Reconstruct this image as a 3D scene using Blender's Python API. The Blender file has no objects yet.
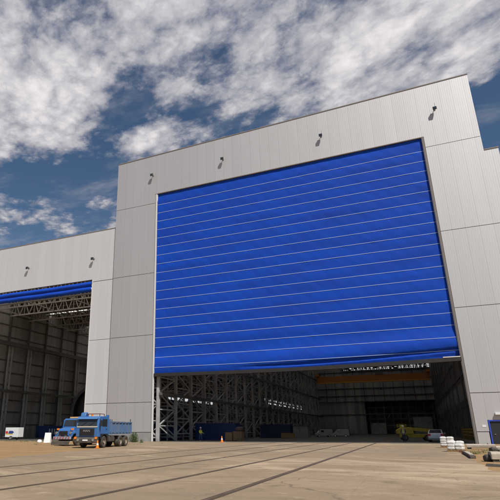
import bpy, bmesh, math, random
from mathutils import Vector, Matrix
random.seed(7)
R = math.radians
scene = bpy.context.scene
col = scene.collection

# ------------------------------------------------------------------ helpers
class MB:
    """collects boxes, bars, tubes and prisms into one mesh"""
    def __init__(self):
        self.bm = bmesh.new()
    def face(self, pts):
        try:
            return self.bm.faces.new([self.bm.verts.new(p) for p in pts])
        except ValueError:
            return None
    def hull(self, a, b):
        n = len(a)
        va = [self.bm.verts.new(p) for p in a]; vb = [self.bm.verts.new(p) for p in b]
        self.bm.faces.new(va[::-1]); self.bm.faces.new(vb)
        for i in range(n):
            j = (i + 1) % n
            self.bm.faces.new([va[i], va[j], vb[j], vb[i]])
        return self
    def box(self, x0, x1, y0, y1, z0, z1):
        return self.hull([(x0,y0,z0),(x1,y0,z0),(x1,y1,z0),(x0,y1,z0)], [(x0,y0,z1),(x1,y0,z1),(x1,y1,z1),(x0,y1,z1)])
    def bar(self, p, q, w, h=None, up=(0,0,1)):
        h = h or w
        p = Vector(p); q = Vector(q); d = (q - p).normalized(); u = Vector(up)
        if abs(d.dot(u)) > .98: u = Vector((0,1,0))
        s = d.cross(u).normalized(); u = s.cross(d).normalized()
        c = [s*(w/2)*a + u*(h/2)*b for a, b in ((-1,-1),(1,-1),(1,1),(-1,1))]
        return self.hull([p + k for k in c], [q + k for k in c])
    def tube(self, p, q, r, n=10, r2=None):
        p = Vector(p); q = Vector(q); d = (q - p).normalized(); u = Vector((0,0,1))
        if abs(d.dot(u)) > .98: u = Vector((0,1,0))
        s = d.cross(u).normalized(); u = s.cross(d).normalized()
        r2 = r if r2 is None else r2
        ring = [s*math.cos(2*math.pi*i/n) + u*math.sin(2*math.pi*i/n) for i in range(n)]
        return self.hull([p + k*r for k in ring], [q + k*r2 for k in ring])
    def prism_y(self, pts, y0, y1):          # outline in x-z pushed along y
        return self.hull([(x, y0, z) for x, z in pts], [(x, y1, z) for x, z in pts])
    def prism_x(self, pts, x0, x1):          # outline in y-z pushed along x
        return self.hull([(x0, y, z) for y, z in pts], [(x1, y, z) for y, z in pts])
    def lathe_y(self, prof, c, n=20):        # profile of (radius, y) turned about the y axis through c
        rings = []
        for r, y in prof:
            rings.append([self.bm.verts.new((c[0] + r*math.cos(2*math.pi*i/n), c[1] + y, c[2] + r*math.sin(2*math.pi*i/n))) for i in range(n)])
        for a, b in zip(rings, rings[1:]):
            for i in range(n):
                j = (i + 1) % n
                self.bm.faces.new([a[i], a[j], b[j], b[i]])
        return self
    def lathe_z(self, prof, c, n=16):
        rings = []
        for r, z in prof:
            rings.append([self.bm.verts.new((c[0] + r*math.cos(2*math.pi*i/n), c[1] + r*math.sin(2*math.pi*i/n), c[2] + z)) for i in range(n)])
        for a, b in zip(rings, rings[1:]):
            for i in range(n):
                j = (i + 1) % n
                self.bm.faces.new([a[i], a[j], b[j], b[i]])
        if prof[-1][0] > 0: self.bm.faces.new(rings[-1])
        if prof[0][0] > 0: self.bm.faces.new(rings[0][::-1])
        return self
    def build(self, name, m, parent=None, bevel=0, smooth=False):
        bmesh.ops.recalc_face_normals(self.bm, faces=self.bm.faces[:])
        me = bpy.data.meshes.new(name); self.bm.to_mesh(me); self.bm.free()
        if smooth:
            for p in me.polygons: p.use_smooth = True
        me.materials.append(m)
        o = bpy.data.objects.new(name, me); col.objects.link(o)
        if parent is not None: o.parent = parent
        if bevel:
            b = o.modifiers.new('bevel', 'BEVEL'); b.width = bevel; b.segments = 2; b.limit_method = 'ANGLE'; b.angle_limit = R(35)
        return o

def tag(o, label=None, cat=None, group=None, kind=None):
    if label: o['label'] = label
    if cat: o['category'] = cat
    if group: o['group'] = group
    if kind: o['kind'] = kind
    return o
def empty(name, loc=(0,0,0), rz=0, label=None, cat=None, group=None, s=1):
    o = bpy.data.objects.new(name, None); col.objects.link(o)
    o.location = loc; o.rotation_euler = (0, 0, rz); o.scale = (s, s, s); o.empty_display_size = .3
    return tag(o, label, cat, group)
def copy_tree(o, parent=None):
    c = o.copy(); col.objects.link(c)
    if parent is not None: c.parent = parent
    for ch in list(o.children): copy_tree(ch, c)
    return c

# ------------------------------------------------------------------ materials
def mat(name, base, rough=.6, metal=0., var=.0, vscale=1., stretch=(1,1,1), bump=0., bscale=20., spec=.5, second=None, emit=None, coat=0):
    m = bpy.data.materials.new(name); m.use_nodes = True
    nt = m.node_tree; N = nt.nodes; L = nt.links
    b = N['Principled BSDF']
    b.inputs['Base Color'].default_value = (*base, 1); b.inputs['Roughness'].default_value = rough
    b.inputs['Metallic'].default_value = metal; b.inputs['Specular IOR Level'].default_value = spec
    b.inputs['Coat Weight'].default_value = coat
    if emit:
        b.inputs['Emission Color'].default_value = (*emit[0], 1); b.inputs['Emission Strength'].default_value = emit[1]
    tc = N.new('ShaderNodeTexCoord'); mp = N.new('ShaderNodeMapping'); mp.inputs['Scale'].default_value = stretch
    L.new(tc.outputs['Object'], mp.inputs['Vector'])
    if var or second:
        n = N.new('ShaderNodeTexNoise'); n.inputs['Scale'].default_value = vscale; n.inputs['Detail'].default_value = 6; n.inputs['Roughness'].default_value = .6
        L.new(mp.outputs[0], n.inputs['Vector'])
        mr = N.new('ShaderNodeMapRange'); mr.inputs[1].default_value = .3; mr.inputs[2].default_value = .7
        L.new(n.outputs['Fac'], mr.inputs[0])
        mx = N.new('ShaderNodeMix'); mx.data_type = 'RGBA'
        s = second or tuple(c*(1-var) for c in base)
        mx.inputs[6].default_value = (*base, 1); mx.inputs[7].default_value = (*s, 1)
        L.new(mr.outputs[0], mx.inputs[0]); L.new(mx.outputs[2], b.inputs['Base Color'])
    if bump:
        n2 = N.new('ShaderNodeTexNoise'); n2.inputs['Scale'].default_value = bscale; n2.inputs['Detail'].default_value = 4
        L.new(mp.outputs[0], n2.inputs['Vector'])
        bp = N.new('ShaderNodeBump'); bp.inputs['Strength'].default_value = bump; bp.inputs['Distance'].default_value = .05
        L.new(n2.outputs['Fac'], bp.inputs['Height']); L.new(bp.outputs[0], b.inputs['Normal'])
    return m

def cladding(name, base, axis='X', pitch=1.62, rib=.27, rough=.5, metal=.0, spec=.5, depth=.012, joint=.22, streak=.05, girts=0):
    """profiled sheet: standing joints every pitch metres, fine ribs, each sheet a slightly different tone, faint rain streaks"""
    m = bpy.data.materials.new(name); m.use_nodes = True
    nt = m.node_tree; N = nt.nodes; L = nt.links; b = N['Principled BSDF']
    b.inputs['Roughness'].default_value = rough; b.inputs['Metallic'].default_value = metal; b.inputs['Specular IOR Level'].default_value = spec
    def math_(op, a, c=None):
        n = N.new('ShaderNodeMath'); n.operation = op
        for i, v in ((0, a), (1, c)):
            if v is None: continue
            if isinstance(v, (int, float)): n.inputs[i].default_value = v
            else: L.new(v, n.inputs[i])
        return n.outputs[0]
    tc = N.new('ShaderNodeTexCoord'); sp = N.new('ShaderNodeSeparateXYZ'); L.new(tc.outputs['Object'], sp.inputs[0])
    u = sp.outputs[axis]
    k = math_('DIVIDE', u, pitch); fr = math_('FRACT', k); fl = math_('FLOOR', k)
    edge = math_('MINIMUM', fr, math_('SUBTRACT', 1., fr))
    jm = N.new('ShaderNodeMapRange'); jm.inputs[1].default_value = .012; jm.inputs[2].default_value = .035; L.new(edge, jm.inputs[0])
    wn = N.new('ShaderNodeTexWhiteNoise'); wn.noise_dimensions = '1D'; L.new(fl, wn.inputs['W'])
    tone = N.new('ShaderNodeMapRange'); tone.inputs[3].default_value = 1 - streak; tone.inputs[4].default_value = 1 + streak*.5; L.new(wn.outputs['Value'], tone.inputs[0])
    mp = N.new('ShaderNodeMapping'); mp.inputs['Scale'].default_value = (1.2, 1.2, .07); L.new(tc.outputs['Object'], mp.inputs[0])
    ns = N.new('ShaderNodeTexNoise'); ns.inputs['Scale'].default_value = 1.; ns.inputs['Detail'].default_value = 5; L.new(mp.outputs[0], ns.inputs['Vector'])
    st = N.new('ShaderNodeMapRange'); st.inputs[1].default_value = .35; st.inputs[2].default_value = .75; st.inputs[3].default_value = 1.; st.inputs[4].default_value = 1 - streak*1.2; L.new(ns.outputs['Fac'], st.inputs[0])
    jt = N.new('ShaderNodeMapRange'); jt.inputs[3].default_value = 1 - joint; jt.inputs[4].default_value = 1.; L.new(jm.outputs[0], jt.inputs[0])
    f = math_('MULTIPLY', math_('MULTIPLY', tone.outputs[0], st.outputs[0]), jt.outputs[0])
    hs = N.new('ShaderNodeVectorMath'); hs.operation = 'SCALE'; hs.inputs[0].default_value = base; L.new(f, hs.inputs['Scale'])
    L.new(hs.outputs[0], b.inputs['Base Color'])
    w = math_('SINE', math_('MULTIPLY', u, 2*math.pi/rib)); w = math_('MULTIPLY', w, .5)
    w = math_('ADD', w, math_('MULTIPLY', jm.outputs[0], 1.0))
    bp = N.new('ShaderNodeBump'); bp.inputs['Strength'].default_value = .35; bp.inputs['Distance'].default_value = depth
    L.new(w, bp.inputs['Height']); L.new(bp.outputs[0], b.inputs['Normal'])
    return m

M = {}
M['main_clad'] = cladding('pinkish grey cladding', (.55,.54,.54), metal=.62, rough=.58, streak=.03, joint=.10, depth=.005)
M['side_clad'] = cladding('off white cladding', (.655,.655,.66), metal=.35, rough=.58, streak=.025, joint=.07, depth=.005)
M['in_bay'] = mat('rear bay lining', (.30,.27,.24), .7, var=.5, vscale=.3)
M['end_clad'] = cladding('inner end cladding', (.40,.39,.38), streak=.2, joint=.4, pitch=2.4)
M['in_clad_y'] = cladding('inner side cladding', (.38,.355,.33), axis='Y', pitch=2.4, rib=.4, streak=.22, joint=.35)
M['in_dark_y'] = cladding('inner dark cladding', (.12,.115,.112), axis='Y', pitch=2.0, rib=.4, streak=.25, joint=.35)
M['flash'] = mat('dark flashing', (.13,.12,.115), .5)
M['seam_back'] = mat('seam recess', (.22,.215,.21), .7)
M['coping'] = mat('bronze coping', (.22,.19,.17), .5)
M['soffit'] = mat('door soffit', (.16,.13,.11), .7)
M['guide'] = mat('pale guide rail', (.62,.61,.60), .5)
M['steel'] = mat('dull grey steel', (.44,.435,.43), .55, var=.35, vscale=.8)
M['steel_dark'] = mat('dark steel', (.12,.115,.11), .6, var=.3, vscale=.8)
M['steel_brown'] = mat('greyish primed steel', (.46,.43,.40), .6, var=.3, vscale=.5)
M['roof'] = mat('roof sheet', (.17,.16,.15), .7)
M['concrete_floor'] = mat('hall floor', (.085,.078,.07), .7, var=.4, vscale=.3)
M['translucent'] = None
M['black'] = mat('black plastic', (.02,.02,.022), .5)
M['rubber'] = mat('tyre rubber', (.03,.028,.026), .85, second=(.10,.08,.055), vscale=3)
M['glass'] = mat('dark glass', (.03,.035,.04), .08, spec=.8)
M['chrome'] = mat('chrome', (.7,.7,.7), .2, metal=1)
M['white'] = mat('white paint', (.75,.75,.74), .45, var=.1, vscale=3)
M['orange'] = mat('orange plastic', (.85,.22,.02), .4)
M['red'] = mat('red lamp', (.5,.02,.02), .3)

def fabric_mat():
    m = mat('blue fabric', (.007,.067,.48), .65, bump=.12, bscale=1.6, stretch=(.35,1,2.2), spec=.12, second=(.010,.049,.345), vscale=.3)
    return m
M['fabric'] = fabric_mat()
M['hem'] = mat('pale hem tape', (.30,.40,.72), .5)

def ground_mat(name, base, second, dark=None, scale=.08, fine=4., bump=.3, tracks=False, slabs=False):
    m = bpy.data.materials.new(name); m.use_nodes = True
    nt = m.node_tree; N = nt.nodes; L = nt.links; b = N['Principled BSDF']; b.inputs['Roughness'].default_value = .9; b.inputs['Specular IOR Level'].default_value = .2
    tc = N.new('ShaderNodeTexCoord')
    def noise(sc, det, stretch=(1,1,1), dist=0):
        mp = N.new('ShaderNodeMapping'); mp.inputs['Scale'].default_value = stretch; L.new(tc.outputs['Object'], mp.inputs[0])
        n = N.new('ShaderNodeTexNoise'); n.inputs['Scale'].default_value = sc; n.inputs['Detail'].default_value = det; n.inputs['Roughness'].default_value = .6; n.inputs['Distortion'].default_value = dist
        L.new(mp.outputs[0], n.inputs['Vector']); return n.outputs['Fac']
    def rng(x, a, c, lo=0., hi=1.):
        r = N.new('ShaderNodeMapRange'); r.inputs[1].default_value = a; r.inputs[2].default_value = c; r.inputs[3].default_value = lo; r.inputs[4].default_value = hi; L.new(x, r.inputs[0]); return r.outputs[0]
    def mix(f, a, c, mode='MIX'):
        x = N.new('ShaderNodeMix'); x.data_type = 'RGBA'; x.blend_type = mode
        if isinstance(f, float): x.inputs[0].default_value = f
        else: L.new(f, x.inputs[0])
        for i, v in ((6, a), (7, c)):
            if isinstance(v, tuple): x.inputs[i].default_value = (*v, 1)
            else: L.new(v, x.inputs[i])
        return x.outputs[2]
    c = mix(rng(noise(scale, 8), .38, .62), base, second)
    c = mix(rng(noise(fine, 5), .3, .75, 0., .35), c, tuple(v*.55 for v in base))
    c = mix(rng(noise(fine*9, 4), .35, .7, 0., .3), c, tuple(v*.6 for v in base))
    if dark: c = mix(rng(noise(scale*2.3, 6, dist=.6), .58, .72, 0, .6), c, dark)
    if slabs:
        br = N.new('ShaderNodeTexBrick'); br.offset = 0.
        for k, v in (('Color1', (1,1,1,1)), ('Color2', (.86,.86,.86,1)), ('Mortar', (.55,.5,.45,1))): br.inputs[k].default_value = v
        br.inputs['Scale'].default_value = 1; br.inputs['Mortar Size'].default_value = .02; br.inputs['Brick Width'].default_value = 9.3; br.inputs['Row Height'].default_value = 7.
        mpb = N.new('ShaderNodeMapping'); mpb.inputs['Location'].default_value = (.5, 1.3, 0); L.new(tc.outputs['Object'], mpb.inputs[0]); L.new(mpb.outputs[0], br.inputs['Vector'])
        c = mix(.22, c, br.outputs['Color'], 'MULTIPLY')
    if tracks:   # swept tyre marks and pale worn areas
        c = mix(rng(noise(.22, 8, (1.2,.8,1), 1.2), .48, .68, 0, .46), c, tuple(v*.5 for v in base))
        c = mix(rng(noise(.14, 6, (.8,1.,1), 1.2), .54, .66, 0, .6), c, tuple(min(1, v*1.45 + .03) for v in base))
        w = N.new('ShaderNodeTexWave'); w.wave_type = 'RINGS'; w.inputs['Scale'].default_value = .11; w.inputs['Distortion'].default_value = 3; w.inputs['Detail'].default_value = 3; w.inputs['Detail Scale'].default_value = .6
        mp = N.new('ShaderNodeMapping'); mp.inputs['Location'].default_value = (-26, 33, 0); L.new(tc.outputs['Object'], mp.inputs[0]); L.new(mp.outputs[0], w.inputs['Vector'])
        c = mix(rng(w.outputs['Fac'], .8, 1., 0, .16), c, tuple(v*.4 for v in base))
    if tracks:
        vo = N.new('ShaderNodeTexVoronoi'); vo.feature = 'DISTANCE_TO_EDGE'; vo.inputs['Scale'].default_value = .16
        dv = N.new('ShaderNodeVectorMath'); dv.operation = 'MULTIPLY_ADD'; dv.inputs[1].default_value = (1.6,1.6,0)
        nd = N.new('ShaderNodeTexNoise'); nd.inputs['Scale'].default_value = .8; nd.inputs['Detail'].default_value = 6; L.new(tc.outputs['Object'], nd.inputs['Vector'])
        L.new(nd.outputs['Color'], dv.inputs[0]); L.new(tc.outputs['Object'], dv.inputs[2]); L.new(dv.outputs[0], vo.inputs['Vector'])
        cm = N.new('ShaderNodeMath'); cm.operation = 'MULTIPLY'; L.new(rng(vo.outputs['Distance'], .0, .009, .75, 0), cm.inputs[0]); L.new(rng(noise(.12, 3), .45, .6), cm.inputs[1])
        c = mix(cm.outputs[0], c, tuple(v*.3 for v in base))
        c = mix(rng(noise(.9, 6, dist=.5), .58, .70, 0, .6), c, tuple(v*.42 for v in base))
        c = mix(rng(noise(1.7, 7, dist=.3), .63, .72, 0, .5), c, tuple(min(1, v*1.5) for v in base))
        c = mix(rng(noise(30, 4), .42, .64, 0, .5), c, tuple(v*.45 for v in base))
    L.new(c, b.inputs['Base Color'])
    bp = N.new('ShaderNodeBump'); bp.inputs['Strength'].default_value = bump; bp.inputs['Distance'].default_value = .04
    L.new(noise(fine*2, 5), bp.inputs['Height']); L.new(bp.outputs[0], b.inputs['Normal'])
    return m
M['earth'] = ground_mat('sandy earth', (.36,.225,.105), (.27,.175,.09), dark=(.19,.14,.085), scale=.35, fine=3., bump=.9)
M['apron'] = ground_mat('worn concrete', (.36,.268,.175), (.285,.213,.142), dark=(.21,.16,.11), scale=.09, fine=2.5, tracks=True, slabs=True)

# ------------------------------------------------------------------ ground
def sheet(name, pts, z, m):
    b = MB(); b.face([(x, y, z) for x, y in pts]); o = b.build(name, m)
    return tag(o, kind='structure')
g = sheet('ground', [(-2500,-2500),(2500,-2500),(2500,2500),(-2500,2500)], 0, M['earth'])
random.seed(3)
edge = []
for i in range(60):
    t = i/59; y = -110 + t*94.5
    x = 21.3 - (y + 110)*.243 + .35*math.sin(y*.9) + random.uniform(-.25,.25)
    if y > -22: x -= (y + 22)**2*.07
    edge.append((x, y))
edge += [(-8.5,-9.5),(-14,-4.5),(-30,-3.5),(-75,-3)]
right = []
for i in range(60):
    y = -110 + i/59*104
    x = 31.9 + .12*math.sin(y*1.3) + random.uniform(-.12,.12) + (0 if y > -46 else (-46-y)*.02)
    right.append((x, y))
right += [(33.0,-3.5),(36.2,-2.2),(37.0,-.05)]
pts = edge + [(-75,.29),(-16.5,.29),(-16.45,-.03)] + right[::-1]
apron = sheet('concrete_apron', pts, .006, M['apron'])
fl = sheet('hall_floor', [(-13.9,.02),(38.0,.02),(38.0,159.9),(-13.9,159.9)], .012, M['concrete_floor'])
fl2 = sheet('side_hall_floor', [(-69.9,.32),(-17.0,.32),(-17.0,119.9),(-69.9,119.9)], .012, M['concrete_floor'])
# the five crane rails sunk in the apron
RL = ['wide steel rail groove closest to the camera', 'second steel rail groove counted from the camera', 'middle steel rail groove of the five in the concrete',
      'fourth steel rail groove counted from the camera', 'thin far steel rail groove beside the sandy strip']
M['rail'] = mat('rusty rail', (.135,.08,.045), .7, second=(.06,.04,.026), vscale=1.2)
M['gap'] = mat('rail groove dirt', (.060,.042,.028), .95)
for (x, w), lab in zip(((24.35,.12),(21.35,.10),(18.1,.09),(15.0,.08),(11.3,.07)), RL):
    y0 = -110; y1 = 60 if x > 17 else 30
    r_ = tag(MB().box(x-w/2, x+w/2, y0, y1, .003, .022).build('ground_rail', M['rail']), lab, 'rail', 'rails sunk in the apron')
    for s in (-1, 1):
        a, c = x + s*w/2, x + s*(w/2 + .06)
        MB().box(min(a,c), max(a,c), y0, y1, .002, .0165).build('rail_groove', M['gap'], r_)

# ------------------------------------------------------------------ main hall
XL, XR, XCL, XCR, ZD = -7.95, 35.67, -16.47, 42.87, 42.25
hall = empty('assembly_hall', (0,0,0), 0, 'tall pinkish grey metal clad hall with huge blue fabric door half raised', 'industrial hall')
def ztop(x): return 50.25 + (x - XCL)/(XCR - XCL)*.8
def panel(x0, x1, z0, z1, name='facade_panel', parent=hall, m=None, y0=0., d=.18):
    return MB().box(x0, x1, y0, y0 + d, z0, z1).build(name, m or M['main_clad'], parent)
S = [0., 5.89, 16.63, 27.36, 40.55]; G = .036
XLF, XRF = XL - .35, XR + .22
b = MB().prism_y([(XCL, S[4]+G), (XLF, S[4]+G), (XLF, ZD+.12), (XRF, ZD+.12), (XRF, S[4]+G), (XCR, S[4]+G), (XCR, ztop(XCR)), (XCL, ztop(XCL))], 0, .18)
b.build('facade_panel', M['main_clad'], hall)
for i in range(4):
    z0 = S[i] + (G if i else 1.42); z1 = S[i+1] - G
    panel(XCL, XLF, z0, z1); 
    if i == 0:
        panel(XRF, 37.2, z0, z1); panel(37.2, 39.5, 2.72, z1); panel(39.5, XCR, z0, z1)
    else: panel(XRF, XCR, z0, z1)
M['plinth'] = mat('concrete plinth', (.30,.29,.28), .8, var=.25, vscale=.6)
MB().box(XCL, XLF, -.03, .18, 0, 1.34).build('plinth', M['plinth'], hall)
MB().box(XRF, 37.15, -.0, .18, 0, 1.34).build('plinth', M['main_clad'], hall); MB().box(39.55, XCR, 0, .18, 0, 1.34).build('plinth', M['main_clad'], hall)
# backing wall behind the seams (round the door)
MB().box(XCL+.02, XLF, .20, .45, 0, 50).box(XRF, 37.2, .20, .45, 0, 50).box(39.5, XCR-.02, .20, .45, 0, 50).box(37.2, 39.5, .20, .45, 2.72, 50).box(XLF, XRF, .20, .45, ZD+.12, 50).build('backing_wall', M['seam_back'], hall)
MB().prism_y([(XCL-.05, ztop(XCL)), (XCR+.05, ztop(XCR)), (XCR+.05, ztop(XCR)+.14), (XCL-.05, ztop(XCL)+.14)], -.06, .5).build('coping', M['coping'], hall)
# door reveal: soffit, guides
MB().box(XLF, XRF, -.03, .30, ZD, ZD+.118).build('door_soffit', M['soffit'], hall)
MB().box(XL-.24, XL, -.05, .16, .02, ZD-.005).build('door_guide', M['guide'], hall)
MB().box(XR, XR+.11, -.06, .3, .02, ZD-.005).build('door_guide', M['coping'], hall)
MB().box(XR-.13, XR-.003, -.05, -.01, .02, ZD-.005).box(XR-.03, XR-.003, -.009, .45, .02, ZD-.005).build('guide_lip', M['flash'], hall)
MB().box(XLF+.002, XL-.245, .03, .3, .02, ZD-.005).build('door_jamb', M['flash'], hall)
MB().box(XR+.115, XRF-.002, .02, .3, .02, ZD-.005).build('door_jamb', M['flash'], hall)
# the fabric curtain with hems; slack gathers near the bottom
HZ = [11.25 + 1.605*i for i in range(19)]
def curtain(name, x0, x1, zs, y0, parent, fold, nx=150):
    bm = bmesh.new(); rows = []
    for z in zs:
        rows.append([bm.verts.new((x0 + (x1-x0)*i/nx, y0 + .19 + fold((i/nx), z), z + (foldz(i/nx, z) if name == 'fabric_door' else 0))) for i in range(nx+1)])
    for a, c in zip(rows, rows[1:]):
        for i in range(nx): bm.faces.new([a[i], a[i+1], c[i+1], c[i]])
    mb = MB(); mb.bm.free(); mb.bm = bm
    return mb.build(name, M['fabric'], parent, smooth=True)
rs = random.Random(5)
PH = [rs.uniform(0, 6.3) for _ in range(40)]
def sag(t): return .28*math.sin(math.pi*t) + .08*math.sin(7*t+1)
def foldz(t, z):
    k = max(0, 1 - (z - 10.35)/2.5)
    return -k*.22*math.sin(math.pi*t)
def fold(t, z):
    i = int((z - 11.25)//1.605); f = ((z - 11.25)/1.605) % 1
    y = -.022*math.sin(math.pi*f)**.8*(1 + .5*math.sin(t*9 + PH[i % 40])) + .006*math.sin(t*60 + z*2 + PH[(i+7) % 40]) + .006*math.sin(t*140 + f*5 + PH[i % 40])
    # deep slack folds in the lowest three panels
    if z < 16:
        k = (16 - z)/5.5
        y += -.24*k*math.sin((z - 10.4)*1.35 - t*1.3 + .4*math.sin(3*t))*(.6 + .5*t)
        if z < 13.2 and t > .3:
            y += .42*math.exp(-((z - (10.75 + 1.5*max(0, t-.45)**1.6))/.16)**2)*min(1, (t-.3)*2.5)
    return y
zs = [10.33 + (ZD-.02-10.33)*i/420 for i in range(421)]
door = curtain('fabric_door', XL+.03, XR-.03, zs, .02, hall, lambda t, z: min(.18, fold(t, z)) )
for i, z in enumerate(HZ):
    mb = MB(); n = 60; xs = [XL+.05 + (XR-XL-.1)*k/n for k in range(n+1)]
    P = [(x, .19 + min(.18, fold((x-XL)/(XR-XL), z)) - .004, z + foldz((x-XL)/(XR-XL), z)) for x in xs]
    for p, q in zip(P, P[1:]): mb.bar(p, q, .022, .07)
    mb.build('hem_bar', M['hem'], door)
# bottom beam, slightly sagging
mb = MB(); n = 30
P = [(XL+.05 + (XR-XL-.1)*k/n, .12, 10.08 + foldz(k/n, 10.1)) for k in range(n+1)]
for p, q in zip(P, P[1:]): mb.bar(p, q, .5, .5)
mb.build('bottom_beam', mat('door bottom beam', (.026,.024,.023), .55, var=.3, vscale=1), door)
MB().box(33.6, 35.55, -.17, -.12, 10.3, 10.42).build('end_plate', M['guide'], door)
# shell of the hall
HY = 160.
MB().box(XCL, XCL+.25, .46, HY, 0, 49.2).build('side_wall', cladding('outer side cladding', (.47,.435,.425), axis='Y', metal=.4, rough=.45), hall)
MB().box(XCR-.25, XCR, .46, HY, 0, 49.2).build('side_wall', M['in_clad_y'], hall)

M['skylight_and_fill'] = bpy.data.materials.new('skylight sheet'); M['skylight_and_fill'].use_nodes = True
_n = M['skylight_and_fill'].node_tree; _n.nodes.clear()
_o = _n.nodes.new('ShaderNodeOutputMaterial'); _t = _n.nodes.new('ShaderNodeBsdfTranslucent'); _t.inputs[0].default_value = (.86,.85,.82,1)
_n.links.new(_t.outputs[0], _o.inputs[0])
def roof(x0, x1, y0, y1, z, strips, parent):
    mb = MB(); sk = MB(); y = y0
    for a, c in strips:
        mb.box(x0, x1, y, a, z, z+.3); sk.box(x0, x1, a, c, z+.1, z+.12); y = c
    mb.box(x0, x1, y, y1, z, z+.3)
    mb.build('roof', M['roof'], parent); sk.build('skylight_and_fill', M['skylight_and_fill'], parent)
roof(XCL+.26, XCR-.26, .47, HY-.05, 45.5, [(4+k*9, 8.5+k*9) for k in range(5)] + [(62+k*14, 64.5+k*14) for k in range(7)], hall)  # unseen translucent strips added to light the inside of the hall
# inner linings seen through the opening
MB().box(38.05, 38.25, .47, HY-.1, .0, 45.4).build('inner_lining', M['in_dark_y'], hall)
MB().box(-14.2, -13.95, .47, HY-.1, .0, 45.4).build('inner_lining', cladding('dark lining', (.07,.065,.06), axis='Y', pitch=2.4, streak=.3), hall)  # even dark tone for the wall behind the lattice
for k in range(11):     # pale translucent sheets, steel posts and girts on the right lining
    MB().bar((37.9, 4+k*13, .0), (37.9, 4+k*13, 30), .3, .5).build('wall_post', M['steel_dark'], hall)
mb = MB()
for z in (2.1, 5.6, 10.9, 14.5, 18): mb.bar((37.97, 1, z), (37.97, 158, z), .14, .22)
mb.build('wall_girt', M['steel_dark'], hall)
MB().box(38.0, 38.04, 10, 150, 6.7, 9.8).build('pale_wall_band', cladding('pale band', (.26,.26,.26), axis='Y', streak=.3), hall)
# end wall with a big dark doorway, a pale shutter and a glazed strip behind a truss
ew = MB()
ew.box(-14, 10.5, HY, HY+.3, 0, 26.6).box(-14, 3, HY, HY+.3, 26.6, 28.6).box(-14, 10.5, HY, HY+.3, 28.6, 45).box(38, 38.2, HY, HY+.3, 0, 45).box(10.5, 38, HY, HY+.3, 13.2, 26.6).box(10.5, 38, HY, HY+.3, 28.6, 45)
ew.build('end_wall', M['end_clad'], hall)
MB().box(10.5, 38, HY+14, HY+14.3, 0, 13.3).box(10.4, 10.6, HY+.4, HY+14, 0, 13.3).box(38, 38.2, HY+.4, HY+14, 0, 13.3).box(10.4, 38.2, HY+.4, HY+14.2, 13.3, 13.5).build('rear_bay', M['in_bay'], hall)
mb = MB()
for k in range(9): mb.bar((11.5+k*3.2, HY+9-(k%3)*2, 0), (11.5+k*3.2, HY+9-(k%3)*2, 13), .35, .3)
for z in (3.5, 6.2, 8.4, 11): mb.bar((10.8, HY+6, z), (37.8, HY+6, z), .22, .35)
for k in range(7): mb.bar((11.5+k*3.6, HY+6.4, 6.2), (15+k*3.6, HY+6.4, 11), .2)
mb.box(12, 18, HY+3, HY+5, 0, 4.5).box(29, 36, HY+2, HY+5, 0, 6.8)
mb.build('rear_platform', M['steel'], hall)
MB().box(3.2, 9.6, HY-.12, HY-.02, .1, 15.2).build('pale_shutter', cladding('pale shutter', (.42,.41,.40), pitch=1.6, streak=.25, joint=.4), hall)
mb = MB()
for z in (8, 13.4, 15.8, 19, 22.5, 26): mb.bar((-14, HY-.25, z), (38, HY-.25, z), .25, .3)
for k in range(14): mb.bar((-13+k*4., HY-.35, 13.4), (-13+k*4., HY-.35, 27), .25, .3)
mb.build('end_wall_frame', M['steel_dark'], hall)
MB().box(3, 38, HY+.1, HY+.14, 26.6, 28.6).build('clerestory_window', mat('self lit pane', (.6,.6,.6), .4, emit=((.95,.97,1), .55)), hall)  # the pane emits light itself, standing in for daylight behind it
mb = MB(); rr = random.Random(11)
for k in range(46):
    x = 3.0 + k*.78
    mb.bar((x, HY-.5, 26.5), (x + rr.choice((-.7, .7)), HY-.5, 28.7), rr.uniform(.2, .42))
    if k % 2: mb.bar((x, HY-.7, 26.5), (x, HY-.7, 28.7), .3)
for z in (26.6, 27.2, 27.8, 28.3): mb.bar((2, HY-.9, z), (39, HY-.9, z), .26)
for k in range(26): a_ = rr.uniform(3, 37); z_ = rr.choice((26.6, 27.2, 27.8)); mb.box(a_, a_ + rr.uniform(.4, 1.5), HY-.6, HY-.55, z_, z_+.6)  # added dark covers, blocking random panes to break up the glow
mb.build('end_truss_and_covers', M['steel_dark'], hall)
# left wall of steel: twin chord lattice columns with braced bays
def lattice_column(y, zt=31):
    mb = MB()
    for x, w in ((-7.55, .46), (-9.1, .2), (-10.6, .4)):
        mb.bar((x, y, 0), (x, y, zt), w, w*.9, up=(0,1,0))
    z = .6; s = 1
    while z < zt-2.6:
        mb.bar((-7.55, y, z), (-10.6, y, z), .2); mb.bar((-7.55 if s > 0 else -10.6, y, z), (-10.6 if s > 0 else -7.55, y, z+2.5), .16)
        z += 2.5; s = -s
    return mb.build('lattice_column', M['steel'], hall)
def bracing(y0, y1, x, zt=31, ph=0, w=.2):
    mb = MB(); z = 1.1 - ph; s = 1 if ph == 0 else -1
    dy = .3
    while z < zt-3.2:
        if z > 0: mb.bar((x, y0+dy, z), (x, y1-dy, z), w)
        a, c = (y0+dy, y1-dy) if s > 0 else (y1-dy, y0+dy)
        mb.bar((x, a, max(z,.1)), (x, c, z+2.5), w)
        z += 2.5; s = -s
    return mb.build('bracing', M['steel'], hall)
ys = [-1+1.9 + 6.5*i for i in range(24)]
for i, y in enumerate(ys):
    lattice_column(y)
    if i+1 < len(ys):
        bracing(y, ys[i+1], -7.6, ph=0 if i % 2 else 1.25, w=.16)
        bracing(y+.0, ys[i+1], -9.1, ph=.6 if i % 2 else 0, w=.09)
        bracing(y, ys[i+1], -10.55, ph=1.2 if i % 2 else 0, w=.13)
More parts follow.
